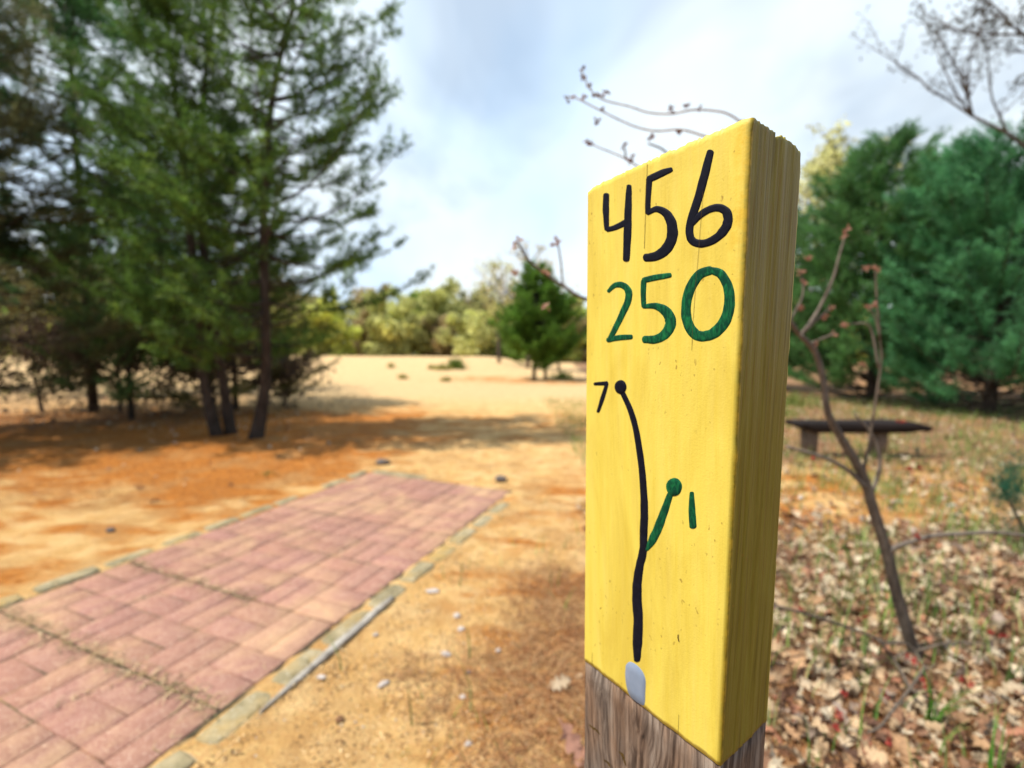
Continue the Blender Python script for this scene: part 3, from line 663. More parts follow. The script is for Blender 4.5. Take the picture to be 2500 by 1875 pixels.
# ------------------------------------------------------------------ broadleaf trees
def leafy(label, x, y, h, rad, tint, seed, n_=2600, size=0.22, group=None, sparse=0.0, zlow=0.03, name="broadleaf_tree", cat="tree"):
    rs = np.random.RandomState(seed); rnd = random.Random(seed); g = height(x, y)
    root = empty(name, (x, y, g)); tag(root, label, cat, group)
    tb = MB(); P = [Vector((x, y, g-.1)), Vector((x+rnd.uniform(-.2, .2), y, g+h*.3)), Vector((x+rnd.uniform(-.3, .3), y, g+h*.6)), Vector((x, y, g+h*.92))]
    r0 = h*0.014+0.02; tb.tube(smooth_pts(P, 3), list(np.linspace(r0, r0*.12, 10)), 7); tb.build("trunk", M_barebark, root)
    lb = MB(); cl = []
    for k in range(int(14+sparse*14)):
        f = rnd.uniform(.22, .85); a = rnd.uniform(0, 6.28); Lb = rad*rnd.uniform(.55, 1)*(1.15-0.75*max(0, f-.35)/.65); st = P[0].lerp(P[3], f)
        en = st+Vector((math.cos(a)*Lb, math.sin(a)*Lb, Lb*rnd.uniform(.3, 1.1))); en.z = min(en.z, g+h); mid = st.lerp(en, .5)+Vector((0, 0, Lb*.1))
        lb.tube([st, mid, en], [r0*.4, r0*.25, r0*.07], 5); cl += [(en, Lb*.45), (mid, Lb*.4)]
        if sparse:
            for _ in range(6):
                s2 = mid.lerp(en, rnd.random()); e2 = s2+Vector((rnd.uniform(-.5, .5), rnd.uniform(-.5, .5), rnd.uniform(.1, .8)))*Lb*.6; lb.tube([s2, e2], [r0*.13, r0*.04], 4); cl.append((e2, Lb*.25))
    lb.build("branches", M_barebark, root)
    if zlow is not None:
        for k in range(16): a = rnd.uniform(0, 6.28); q = rnd.uniform(.1, 1.0)*rad; cl.append((Vector((x+math.cos(a)*q, y+math.sin(a)*q, g+h*rnd.uniform(zlow, .5))), rad*.4))
    ci = rs.randint(0, len(cl), n_); C0 = np.array([tuple(c[0]) for c in cl])[ci]; rr = np.array([c[1] for c in cl])[ci][:, None]
    d = rs.normal(0, 1, (n_, 3)); d /= np.linalg.norm(d, axis=1)[:, None]; P3 = C0+d*rr*rs.uniform(.3, 1.05, (n_, 1))
    P3[:, 2] = np.maximum(P3[:, 2], g+0.05)
    u = rs.normal(0, 1, (n_, 3)); u /= np.linalg.norm(u, axis=1)[:, None]; v = np.cross(u, rs.normal(0, 1, (n_, 3))); v /= np.linalg.norm(v, axis=1)[:, None]
    sz = size*rs.uniform(.5, 1.2, (n_, 1))/2
    Vv = np.stack([P3-u*sz, P3-v*sz*.7, P3+u*sz, P3+v*sz*.7], 1).reshape(-1, 3); F = np.arange(n_*4).reshape(-1, 4)
    cc = rs.uniform(.65, 1.3, (len(cl), 1))[ci]*rs.uniform(.8, 1.2, (n_, 1))*np.array(tint)[None]
    mesh("crown", Vv, F, M_foliage, root, colors={'tint': np.repeat(cc, 4, 0)}); return root
GF = "trees of the far wood behind the dune"
yg = (0.60, 0.65, 0.16); ol = (0.50, 0.50, 0.18); br_ = (0.48, 0.38, 0.19); gr_ = (0.32, 0.48, 0.11); pal = (0.66, 0.67, 0.25)
kinds = {'yellow-green': yg, 'olive': ol, 'brown-budded': br_, 'fresh green': gr_, 'pale yellow': pal}
rnd = random.Random(77)
far = []
cy = ['olive', 'yellow-green', 'brown-budded', 'pale yellow', 'yellow-green', 'fresh green', 'pale yellow', 'olive', 'brown-budded']
xx = -84; i = 0
while xx < 84:
    Y = 62+rnd.uniform(-4, 8); far.append((xx, Y, rnd.uniform(8.0, 10.6), rnd.uniform(3.0, 4.2), cy[i % 9])); xx += rnd.uniform(2.4, 3.8); i += 1
xx = -58
while xx < 58:
    Y = 49+rnd.uniform(-3, 4); far.append((xx, Y, rnd.uniform(4.6, 6.6), rnd.uniform(2.0, 3.0), cy[(i*4+1) % 9])); xx += rnd.uniform(2.4, 3.8); i += 1
ORD = ["leftmost", "second from left", "third from left", "fourth from left", "fifth from left", "sixth from left", "seventh from left", "eighth from left", "ninth from left", "tenth from left", "eleventh from left"]
far.sort(key=lambda q: q[0]/q[1]); cnt = {}
for k, (x, Y, h, r_, kd) in enumerate(far):
    q = x/Y
    if q > .24 and q < .46: pass
    where = ("behind the left pines" if q < -0.45 else "above the dune crest" if q < -0.06 else "beside the small bright pine" if q < 0.2 else "behind the post" if q < .55 else "behind the bench pines")
    row = "tall" if Y > 56 else "low"; ky = (kd, row, where); c = cnt.get(ky, 0); cnt[ky] = c+1
    leafy(f"{row} {kd} tree {where}, {ORD[min(c, 10)]} of its kind", x, Y, h, r_, kinds[kd], 100+k, n_=3600, size=0.62, group=f"{kd} trees {where}")
leafy("tall thin pale tree with few new leaves, behind the small bright pine", -0.9, 31, 8.2, 2.4, (0.72, 0.72, 0.30), 301, n_=900, size=.22, sparse=1, zlow=None)
leafy("tall sparse budding tree showing just left of the post", 1.0, 29, 9.0, 2.6, (0.70, 0.62, 0.38), 302, n_=1000, size=.22, sparse=1, zlow=None)
leafy("thin brownish tree directly right of the small bright pine", 3.0, 28, 5.5, 1.6, (0.25, 0.18, 0.08), 303, n_=900, size=.2, sparse=.6)
leafy("pale leafing tree rising above the shoulder of the post", 15.4, 21, 12.0, 3.4, (0.80, 0.80, 0.42), 304, n_=4500, size=.24, sparse=1, zlow=None)
leafy("pale leafing tree further right, peeking over the pines", 18.5, 25, 11.5, 3.4, (0.38, 0.38, 0.19), 305, n_=900, size=.2, sparse=1, zlow=None)
leafy("yellow-green low tree on the dune edge at far left", -17, 27, 4.2, 2.6, (0.36, 0.34, 0.09), 306, n_=2200, size=.26)
for k, (lb_, x, y, h, r_, n_) in enumerate(BR): leafy(lb_, x, y, h, r_, (0.16, 0.12, 0.085) if h < 2 else (0.22, 0.21, 0.09), 400+k, n_=n_, size=.09 if h < 2 else .2, sparse=1, name='brush', cat='brush')
# bare tree leaning in at the top right
root = empty("bare_tree", (9.4, 7.4, 0)); tag(root, "bare dark-twigged tree reaching into the upper right corner", "tree")
tb = MB(); TP = [Vector((9.4, 7.4, -.05)), Vector((9.2, 7.3, 2.5)), Vector((9.0, 7.1, 5.0)), Vector((8.9, 7.0, 8.6))]; tb.tube(smooth_pts(TP, 4), list(np.linspace(.16, .02, 13)), 10); tb.build("trunk", M_barebark, root)
lb = MB(); rnd = random.Random(9); buds = []
def grow(p, d, L_, r_, depth):
    pts = [p]; q = p; dd = d.copy()
    for k in range(5):
        dd = (dd+Vector((rnd.uniform(-.22, .22), rnd.uniform(-.22, .22), rnd.uniform(-.15, .25)))).normalized(); q = q+dd*(L_/5); pts.append(q)
    lb.tube(pts, list(np.linspace(r_, r_*.35, 6)), 5)
    if depth == 0: buds.extend(pts[2:]); return
    for k in range(5 if depth > 1 else 6):
        i_ = rnd.randint(1, 5); s2 = (dd+Vector((rnd.uniform(-.9, .9), rnd.uniform(-.9, .9), rnd.uniform(-.4, .8)))).normalized(); grow(pts[i_], s2, L_*rnd.uniform(.4, .65), r_*.45, depth-1)
for (xd, yd, st) in ((2085, 60, 5.6), (2120, 200, 4.9), (2020, 265, 3.6), (2160, -40, 6.2), (2190, 150, 5.2)):
    tgt = atd(xd, yd, 7.0); s0 = Vector((9.0, 7.1, st)); d = tgt-s0; grow(s0, d.normalized(), d.length, .04, 2)
lb.build("branches", M_barebark, root)
rs = np.random.RandomState(5); bp = np.array([tuple(b) for b in buds]); bp = np.repeat(bp, 3, 0)+rs.normal(0, .06, (len(bp)*3, 3))
Vv, F, Cc = needles(bp, rs.normal(0, 1, bp.shape), np.tile(np.array([[0.10, 0.085, 0.055]]), (len(bp), 1)), rs, 4, (.03, .07), .014, 1.0)
mesh("buds", Vv, F, M_needle, root, colors={'tint': Cc})

# ------------------------------------------------------------------ maple sapling
def tuft_leaf(mb, p, size, rnd, n_=5):
    for k in range(n_):
        d = Vector((rnd.gauss(0, 1), rnd.gauss(0, 1), rnd.gauss(0, 1)+.3)).normalized(); q = d.orthogonal().normalized(); q.rotate(__import__('mathutils').Quaternion(d, rnd.uniform(0, 6.28)))
        l_ = size*rnd.uniform(.5, 1.1); w_ = l_*.32; nrm = d.cross(q)
        mb.add([tuple(p), tuple(p+d*l_*.5+q*w_+nrm*w_*.3), tuple(p+d*l_), tuple(p+d*l_*.5-q*w_+nrm*w_*.3), tuple(p+d*l_*.5-nrm*w_*.4)], [(0, 1, 4), (1, 2, 4), (2, 3, 4), (3, 0, 4)])
def c8(x, y, Y): px, py = 1900+x*0.3767, 1250+y*0.3767; return at(px, py, min(Y, gnd(px, py).y*0.925))
sb = gnd(2243, 1612); sap = empty("maple_sapling", (sb.x, sb.y, 0)); tag(sap, "thin maple sapling with red buds leaning behind the post, beside the bench", "sapling")
dY = sb.y
def SP(x, y, dy): return at(x, y, dY+dy)
tb = MB()
trunk = [Vector((sb.x+.005, sb.y, -.03)), SP(2228, 1581, 0), SP(2213, 1533, -.01), SP(2186, 1438, -.02), SP(2164, 1344, -.03), SP(2134, 1250, -.04), SP(2106, 1160, -.05), SP(2060, 1080, -.07), SP(2022, 1010, -.09), SP(2010, 930, -.10), SP(1990, 860, -.11), SP(1950, 815, -.13)]
tb.tube(smooth_pts(trunk, 4), list(np.interp(np.linspace(0, 1, 45), [0, .3, .6, .75, 1], [.021, .0185, .0145, .0105, .008])), 10, (1, 1, 1))
up = [SP(1950, 815, -.13), SP(1900, 740, -.15)]+[atd(x, y, dY-.18-.02*i) for i, (x, y) in enumerate([(1640, 590), (1605, 480), (1595, 380), (1604, 300), (1598, 262)])]
tb.tube(smooth_pts(up, 4), list(np.linspace(.008, .0045, 25)), 8, (1, 1, 1)); tb.build("trunk", M_twig, sap)
lb = MB(); gy = (1.15, 1.15, 1.15); sk = (3.2, 3.3, 3.4); rb = []
def twig(pts, r0, r1, c=(0.9, 0.85, 0.8)):
    q = smooth_pts(pts, 4)
    if c is not sk: r0, r1 = r0*1.45, r1*1.5
    lb.tube(q, list(np.linspace(r0, r1, len(q))), 6, c); return q
twig([SP(x, y, -.04) for x, y in [(2166, 1346), (2190, 1334), (2220, 1324), (2270, 1309), (2350, 1303), (2430, 1300), (2520, 1310)]], .0062, .004, gy)
twig([SP(x, y, -.06) for x, y in [(2112, 1190), (2085, 1160), (2050, 1135), (2000, 1113), (1920, 1090)]], .006, .0035, gy)
twig([SP(x, y, -.05) for x, y in [(2110, 1165), (2112, 1130), (2122, 1085), (2128, 1040), (2142, 950), (2152, 870), (2140, 790), (2125, 750)]], .0040, .0014)
twig([SP(x, y, -.02) for x, y in [(2130, 1200), (2148, 1140), (2142, 1090), (2122, 1050), (2085, 1010)]], .005, .002, gy)
twig([SP(x, y, -.12) for x, y in [(1955, 818), (1990, 770), (2030, 690), (2050, 620), (2068, 560)]], .0045, .0015, gy)
twig([SP(x, y, -.12) for x, y in [(1960, 815), (2000, 775), (2025, 755)]], .003, .0015, gy)
twig([SP(x, y, -.12) for x, y in [(1975, 840), (2010, 825), (2035, 815)]], .003, .0015, gy)
twig([SP(x, y, -.12) for x, y in [(1930, 780), (1960, 720), (1955, 660)]], .003, .0015, gy)
twig([SP(x, y, -.10) for x, y in [(2145, 900), (2125, 800), (2090, 790), (2060, 795)]], .003, .0013, gy)
twig([SP(x, y, -.10) for x, y in [(2148, 830), (2140, 720), (2138, 660)]], .003, .0013)
top = dY-.26
twA = [atd(x, y, top-.004*i) for i, (x, y) in enumerate([(1598, 262), (1580, 250), (1555, 241), (1500, 237), (1450, 246), (1400, 243), (1360, 230), (1310, 218), (1286, 205), (1268, 182), (1256, 150)])]
twig(twA, .0030, .0016, sk)
twig([atd(x, y, top-.004*i) for i, (x, y) in enumerate([(1595, 370), (1560, 310), (1515, 292), (1470, 280), (1420, 283), (1380, 276), (1340, 260), (1290, 235), (1240, 210), (1222, 214)])], .0032, .0016, sk)
twig([atd(x, y, top-.004*i) for i, (x, y) in enumerate([(1600, 450), (1500, 400), (1400, 370), (1355, 345), (1330, 333), (1290, 317), (1265, 303)])], .0028, .0015, sk)
twig([atd(x, y, top-.004*i) for i, (x, y) in enumerate([(1470, 392), (1440, 330), (1400, 310)])], .0025, .0015, gy)
twig([atd(x, y, top-.004*i) for i, (x, y) in enumerate([(1352, 345), (1350, 325), (1346, 312)])], .002, .0014, gy)
twig([atd(x, y, top-.004*i) for i, (x, y) in enumerate([(1640, 590), (1500, 650), (1350, 660), (1262, 645), (1220, 620), (1178, 592), (1140, 560), (1118, 522)])], .0042, .002)
twig([atd(x, y, top-.004*i) for i, (x, y) in enumerate([(1215, 617), (1212, 570), (1204, 520)])], .002, .0014)
# low suckers at the base
def S8(x, y): return c8(x, y, 1.42 if y < 1000 else 1.36)
twig([c8(x, y, 1.50) for x, y in [(-60, 600), (150, 650), (400, 730), (640, 820), (700, 850), (820, 850), (900, 930), (950, 1040)]], .0035, .0035)
twig([c8(x, y, 1.46) for x, y in [(650, 830), (700, 890), (750, 960), (800, 1040), (850, 1130), (905, 1180)]], .0038, .0035)
twig([c8(x, y, 1.40) for x, y in [(950, 1000), (900, 1080), (850, 1150), (740, 1290), (660, 1390), (580, 1430)]], .0038, .002)
twig([c8(x, y, 1.44) for x, y in [(755, 955), (790, 920), (840, 905)]], .0025, .0015)
twig([c8(x, y, 1.50) for x, y in [(900, 900), (1000, 870), (1100, 848), (1250, 850), (1350, 860)]], .003, .0015)
lb.build("branches", M_twig, sap)
rnd = random.Random(3)
mb = MB()
for x, y in [(2070, 558), (2062, 575), (1975, 630), (1955, 665), (1962, 690), (2115, 655), (2140, 657), (1955, 752), (2030, 750), (2012, 772), (2120, 750), (2134, 745), (2036, 815), (1990, 842), (2110, 890), (2060, 795)]:
    mb = MB(); q0 = SP(x, y, -.12)
    for _ in range(3): tuft_leaf(mb, q0, .017, rnd, 4)
    mb.build("new_leaf", M_budpale, sap, smooth=False)
for x, y in [(1120, 520), (1112, 530), (1205, 520), (1198, 530), (1178, 590), (1110, 590), (1180, 662)]:
    mb = MB(); tuft_leaf(mb, atd(x, y, top-.03), .018, rnd, 8); mb.build("new_leaf", M_budpale, sap, smooth=False)
mb = MB()
for x, y in [(1236, 210), (1226, 214), (1262, 212), (1256, 152), (1262, 168), (1272, 188), (1288, 208), (1300, 205), (1310, 200), (1300, 238), (1290, 262), (1268, 306), (1278, 310), (1346, 314), (1408, 300), (1468, 290), (1366, 340), (1360, 350), (1450, 238), (1484, 232), (1512, 234), (1604, 262)]:
    mb = MB(); tuft_leaf(mb, atd(x, y, top-.03), .016, rnd, 6); mb.build("bud", M_budgrey, sap, smooth=False)
mb = MB()
for x, y, Y in [(840, 940, 1.42), (880, 965, 1.42), (920, 1000, 1.42), (940, 1100, 1.40), (430, 1180, 1.36), (690, 1190, 1.38), (390, 1300, 1.33), (375, 1400, 1.3), (400, 1330, 1.32), (720, 1490, 1.3), (1190, 1080, 1.45), (1250, 1120, 1.45), (150, 630, 1.52), (560, 680, 1.5), (1450, 800, 1.55), (520, 700, 1.5), (1380, 780, 1.55), (960, 1130, 1.4)]:
    mb = MB(); tuft_leaf(mb, c8(x, y, Y), .015, rnd, 14); mb.build("red_bud", M_bud, sap, smooth=False)
for x, y in [(2240, 1308), (2200, 1030), (2218, 1145), (1985, 1120), (2245, 1145)]:
    mb = MB(); tuft_leaf(mb, SP(x, y, -.05), .016, rnd, 10); mb.build("red_bud", M_bud, sap, smooth=False)
# small pine seedling at the right edge
p0 = gnd(2520, 1330); sp2 = empty("pine_seedling", (p0.x, p0.y, 0)); tag(sp2, "small teal-green pine seedling on a forked twig at the right edge", "sapling")
tb = MB(); A_ = Vector((p0.x, p0.y, 0)); B_ = at(2478, 1250, p0.y); C_ = at(2450, 1190, p0.y); tb.tube(smooth_pts([A_, B_, C_, at(2440, 1160, p0.y)], 4), list(np.linspace(.012, .004, 13)), 7, (1, 1, 1)); tb.build("trunk", M_twig, sp2)
rs = np.random.RandomState(2); pp = np.array([tuple(at(2450+rs.normal(0, 24)+18, 1195+rs.normal(0, 38), p0.y+rs.normal(0, .08))) for _ in range(110)])
Vv, F, Cc = needles(pp, np.tile([[0, 0, .6]], (len(pp), 1)), np.tile([[0.03, 0.13, 0.07]], (len(pp), 1)), rs, 10, (.04, .08), .003, .8); mesh("crown", Vv, F, M_needle, sp2, colors={'tint': Cc})

# ------------------------------------------------------------------ bench
bn = empty("bench", (3.85, 4.85, 0)); tag(bn, "low dark wooden log bench standing on leaf litter, behind the sapling", "bench")
def prism(name, xs_, y0, y1, topf, botf, m_, parent, ny_=6):
    Vv = []; nx_ = len(xs_)
    for x in xs_:
        zt, zb_ = topf(x), botf(x); ring = []
        for k in range(ny_): f = k/(ny_-1); ring.append((x, y0+(y1-y0)*f+.006*mn.noise(Vector((x*4, f, 1))), zt-0.012*abs(2*f-1)**4+.006*mn.noise(Vector((x*3, f*2, 2)))))
        for k in range(ny_): f = 1-k/(ny_-1); ring.append((x, y0+.02+(y1-y0-.04)*f, zb_+.008*mn.noise(Vector((x*5, f*3, 6)))))
        Vv += ring
    m2 = 2*ny_; Fq = [(i*m2+k, (i+1)*m2+k, (i+1)*m2+(k+1) % m2, i*m2+(k+1) % m2) for i in range(nx_-1) for k in range(m2)]+[tuple(range(m2)), tuple((nx_-1)*m2+k for k in range(m2))[::-1]]
    return mesh(name, Vv, Fq, m_, parent)
XL, XR = 3.10, 4.52
prism("seat", list(np.linspace(XL, XR, 30)), 4.70, 4.98, lambda x: .405-.035*sstep(4.35, XR, x)-0.012*sstep(3.9, 4.4, x)*0, lambda x: .405-.035*sstep(4.35, XR, x)-(.06+.06*sstep(XL, XL+.22, x)*(1-.75*sstep(4.25, XR, x))), M_bench, bn)
for x0_ in (3.235, 4.0):
    prism("leg", list(np.linspace(x0_, x0_+.115, 4)), 4.77, 4.91, lambda x: .325, lambda x: -.04, M_benchleg, bn, 4)

# ------------------------------------------------------------------ leaf litter, needles, grass (uncountable)
OUT = [(0, .015), (.12, .03), (.2, .17), (.27, .24), (.33, .09), (.42, .22), (.5, .30), (.56, .11), (.66, .24), (.74, .28), (.81, .12), (.9, .15), (.97, .07), (1, .0)]
def leaves(P, rs, C, size, tilt=0.55, curl=0.9):
    n_ = len(P); ns = len(OUT); X = np.array([o[0] for o in OUT]); H = np.array([o[1] for o in OUT])
    st = np.zeros((n_, ns, 3, 3)); asp = rs.uniform(.5, 1.25, (n_, 1)); cx_ = rs.uniform(-curl, curl, (n_, 1)); cw = rs.uniform(-.2, 1.4, (n_, 1)); tw = rs.uniform(-.5, .5, (n_, 1))
    for k, sg in enumerate((-1, 0, 1)):
        jit = 1+rs.uniform(-.25, .25, (n_, ns)) if sg else 1
        y = sg*H[None]*asp*jit; st[:, :, k, 0] = (X[None]-.5); st[:, :, k, 1] = y
        st[:, :, k, 2] = cx_*(X[None]-.5)**2*2+cw*y**2*2.2+tw*y*(X[None]-.5)+0.05*rs.normal(0, 1, (n_, ns))*abs(sg)
    st = st.reshape(n_, -1, 3)*size[:, None, None]
    yaw = rs.uniform(0, 6.28, n_); a = rs.normal(0, tilt, n_); b_ = rs.normal(0, tilt, n_)
    def rot(c, s, ax):
        M = np.zeros((n_, 3, 3)); M[:, ax, ax] = 1; i, j = [(1, 2), (2, 0), (0, 1)][ax]; M[:, i, i] = c; M[:, j, j] = c; M[:, i, j] = -s; M[:, j, i] = s; return M
    M = rot(np.cos(yaw), np.sin(yaw), 2) @ rot(np.cos(a), np.sin(a), 0) @ rot(np.cos(b_), np.sin(b_), 1)
    Vv = np.einsum('nij,nkj->nki', M, st); Vv[:, :, 2] -= np.minimum(0, Vv[:, :, 2].min(1))[:, None]*0.7; Vv += P[:, None, :]
    f = []
    for i in range(ns-1):
        for k in range(2): f.append((i*3+k, (i+1)*3+k, (i+1)*3+k+1, i*3+k+1))
    f = np.array(f); F = (f[None]+(np.arange(n_)*ns*3)[:, None, None]).reshape(-1, 4)
    return Vv.reshape(-1, 3), F, np.repeat(C, ns*3, 0)
rs = np.random.RandomState(12)
LC = np.array([(0.60, 0.40, 0.21), (0.68, 0.51, 0.31), (0.34, 0.17, 0.085), (0.52, 0.29, 0.13), (0.14, 0.065, 0.035), (0.80, 0.66, 0.44), (0.48, 0.20, 0.10), (0.42, 0.31, 0.23)])
pts = []
def sc_leaf(n_, x0, x1, y0, y1, cond):
    for _ in range(n_):
        x, y = rs.uniform(x0, x1), rs.uniform(y0, y1)
        if cond(x, y): pts.append((x, y, max(height(x, y), 0)+rs.uniform(0, .022)))
sc_leaf(20000, .2, 4.4, .7, 3.4, lambda x, y: x < 1.32*y+.25 and x > 0.50+.10*mn.noise(Vector((y*3, x, 0))) and rs.uniform() < .92*(1-sstep(2.2, 3.3, y+.7*mn.noise(Vector((x*1.7, y*1.7, 3))))))
sc_leaf(420, .12, .7, .6, 1.6, lambda x, y: rs.uniform() < sstep(.1, .7, x))
sc_leaf(3400, .9, 6, 2.3, 4.5, lambda x, y: x < 1.3*y+.3 and rs.uniform() < .32+.5*sstep(2, 4, x))
sc_leaf(9500, 1.2, 13, 4.2, 11, lambda x, y: x < 1.3*y+.3 and rs.uniform() < .9*sstep(0.9, 2.2, x-.1*y))
sc_leaf(1500, -10, -3.2, 6.2, 12, lambda x, y: x > -1.3*y and rs.uniform() < .8)
sc_leaf(130, -5, -2.2, 3.2, 6.2, lambda x, y: rs.uniform() < .5)
LC = LC*.86+LC.mean(1, keepdims=True)*.14
pts = np.array(pts); n_ = len(pts); C = LC[rs.choice(8, n_, p=[.2, .18, .14, .14, .10, .12, .06, .06])]*rs.uniform(.75, 1.2, (n_, 1))
Vv, F, Cc = leaves(pts, rs, C, rs.uniform(.028, .082, n_)*rs.choice([.7, 1, 1.15], n_))
tag(mesh("leaf_litter", Vv, F, M_leaf, colors={'tint': Cc}), "fallen brown oak leaves covering the ground on the right", "leaf litter", kind='stuff')
def straw(n_, gen, ln, wd, cols, name, label, cat):
    P = np.array([gen() for _ in range(n_)]); a = rs.uniform(0, 6.28, n_); el = rs.normal(0, .16, n_); l_ = rs.uniform(*ln, n_)
    d = np.stack([np.cos(a)*np.cos(el), np.sin(a)*np.cos(el), np.sin(el)], 1)*l_[:, None]; q = np.stack([-np.sin(a), np.cos(a), np.zeros(n_)], 1)*wd/2
    P[:, 2] += np.maximum(0, -d[:, 2])+.003; bend = q*rs.uniform(-14, 14, (n_, 1)); up_ = np.array([[0, 0, wd*.5]])
    Vv = np.stack([P-q, P+q, P+d*.5+bend-q+up_, P+d*.5+bend+q+up_, P+d-q*.4, P+d+q*.4], 1).reshape(-1, 3)
    b_ = (np.arange(n_)*6)[:, None]; F = np.concatenate([b_+np.array([[0, 1, 3, 2]]), b_+np.array([[2, 3, 5, 4]])]); C = np.array(cols)[rs.randint(0, len(cols), n_)]*rs.uniform(.7, 1.25, (n_, 1))
    return tag(mesh(name, Vv, F, M_straw, colors={'tint': np.repeat(C, 6, 0)}), label, cat, kind='stuff')
def g_near():
    while True:
        y = rs.uniform(.72, 3.6); x = rs.uniform(-.5, 1.25*y+.1); k = mn.noise(Vector((x*2.3, y*2.3, 4)))+.85*sstep(-.45, .25, x)-.15-.25*sstep(1.1, 2.4, y)-1.0*sstep(2.0, 3.6, y)
        a_, c_ = pad_coord(x, y)
        if c_ > -.14 and a_ < 4: continue
        if rs.uniform() < k: return (x, y, height(x, y)+rs.uniform(0, .006))
straw(26000, g_near, (.03, .095), .0018, [(.30, .12, .04), (.42, .20, .08), (.22, .09, .035), (.50, .30, .14)], "needle_litter", "fallen orange pine needles strewn on the sand around the post", "pine needles")
def g_far():
    while True:
        y = rs.uniform(3.2, 8.5); x = rs.uniform(-1.25*y, 3.0); a_, c_ = pad_coord(x, y)
        if a_ > -.1 and c_ > -.2 and c_ < 1.7: continue
        if rs.uniform() < (1-sstep(-2.5, 0, x)) + .25: return (x, y, height(x, y)+rs.uniform(0, .004))
straw(14000, g_far, (.06, .11), .003, [(.34, .13, .03), (.44, .19, .05), (.26, .09, .025)], "needle_carpet", "orange pine needle carpet beneath the left pines", "pine needles")
def g_joint():
    j = rs.randint(0, 10)
    if j < 5: a_, c_ = A0+5*T+rs.normal(0, .022), rs.uniform(0, NC*T)
    elif j < 7: a_, c_ = A0+4*T+rs.normal(0, .02), rs.uniform(.5, NC*T)
    elif j < 8: a_, c_ = rs.uniform(0, 3), -.13+rs.normal(0, .02)
    else: a_, c_ = rs.uniform(0, 3.5), T*rs.randint(0, 4)+rs.normal(0, .012)
    p = padxy(a_, c_); return (p.x, p.y, .009)
straw(900, g_joint, (.02, .06), .003, [(.62, .46, .26), (.40, .26, .12), (.16, .14, .06)], "joint_debris", "dry straw and moss caught in the joints of the red pad", "debris")
def blades(P, rs, hgt, wd, C):
    n_ = len(P); a = rs.uniform(0, 6.28, n_); ln = rs.uniform(.15, .75, n_); h = rs.uniform(hgt[0], hgt[1], n_); d = np.stack([np.cos(a), np.sin(a), 0*a], 1); q = np.stack([-np.sin(a), np.cos(a), 0*a], 1)*wd/2
    Vv = []
    for f in (0, .35, .7, 1): c = P+d*(h*ln*f*f)[:, None]+np.stack([0*a, 0*a, h*f*(1-.25*ln*f)], 1); Vv += [c-q*(1.02-f), c+q*(1.02-f)]
    Vv = np.stack(Vv, 1).reshape(-1, 3); b_ = (np.arange(n_)*8)[:, None]
    F = np.concatenate([b_+np.array([[i, i+1, i+3, i+2]]) for i in (0, 2, 4)]); return Vv, F, np.repeat(C, 8, 0)
gp = []
while len(gp) < 12500:
    y = 1.0+rs.uniform()**.8*9.5; x = rs.uniform(.7, 1.3*y+.3)
    if rs.uniform() < (.03 if y < 1.7 else .12)+1.4*max(0, mn.noise(Vector((x*1.5, y*1.5, 14)))+.22)*(0.12 if y < 1.5 else 0.6 if y < 1.9 else 1): gp.append((x, y, height(x, y)+.015))
for _ in range(420):
    y = rs.uniform(.9, 3.6); x = rs.uniform(-1.3, .6)
    if pad_coord(x, y)[1] < -.15 and mn.noise(Vector((x*3, y*3, 2))) > .12: gp.append((x, y, height(x, y)-.02))
gp = np.array(gp); C = np.array([(.20, .33, .06), (.30, .40, .12), (.42, .44, .17), (.12, .25, .05)])[rs.randint(0, 4, len(gp))]*rs.uniform(.7, 1.3, (len(gp), 1))
Vv, F, Cc = blades(gp, rs, (.06, .20), .007, C); tag(mesh("grass", Vv, F, M_grass, colors={'tint': Cc}), "thin green grass blades growing up through the leaf litter", "grass", kind='stuff')
def tuft(x, y, n_, hg, spread, wd, cc, label, group=None, name="grass_tuft", cat="grass tuft"):
    rs2 = np.random.RandomState(int(abs(x*731+y*97))); r_ = np.abs(rs2.normal(0, spread, n_)); th = rs2.uniform(0, 6.28, n_); g = height(x, y)
    P = np.stack([x+r_*np.cos(th), y+r_*np.sin(th), np.full(n_, g-.01)], 1); Vv, F, Cc = blades(P, rs2, hg, wd, np.array([cc])*rs2.uniform(.7, 1.3, (n_, 1)))
    o = mesh(name, Vv-np.array([[x, y, g]]), F, M_grass, colors={'tint': Cc}); o.location = (x, y, g); return tag(o, label, cat, group)
def tg(px, py, *a, **k): p = gnd(px, py); return tuft(p.x, p.y, *a, **k)
gg = (.10, .26, .03)
tg(2275, 1780, 12, (.14, .26), .014, .007, gg, "tall bright green grass tuft at the foot of the maple sapling")
tg(2050, 1590, 9, (.12, .24), .012, .006, gg, "upright green grass tuft halfway between the post and the sapling")
tg(2105, 1700, 7, (.10, .18), .012, .005, (.08, .20, .03), "short grass tuft in front of the sapling base twigs")
tg(2430, 1900, 10, (.14, .24), .02, .006, gg, "grass tuft in the bottom right corner among curled leaves")
tg(2460, 1680, 12, (.10, .2), .025, .006, (.10, .17, .04), "dark green grass tuft near the right edge above the corner tuft")
tg(1990, 1880, 8, (.05, .1), .012, .004, gg, "tiny grass tuft at the bottom edge just right of the post")
tg(990, 1835, 14, (.012, .028), .012, .006, (.13, .25, .05), "small green weed sprout on the bare sand near the bottom edge", name="weed", cat="weed")
tg(1148, 1690, 9, (.015, .03), .008, .005, (.15, .25, .05), "tiny weed sprout on the sand beside the dark pebble", name="weed", cat="weed")
tg(1265, 1580, 12, (.015, .035), .012, .006, (.18, .30, .06), "light green weed sprout among needles left of the post", name="weed", cat="weed")
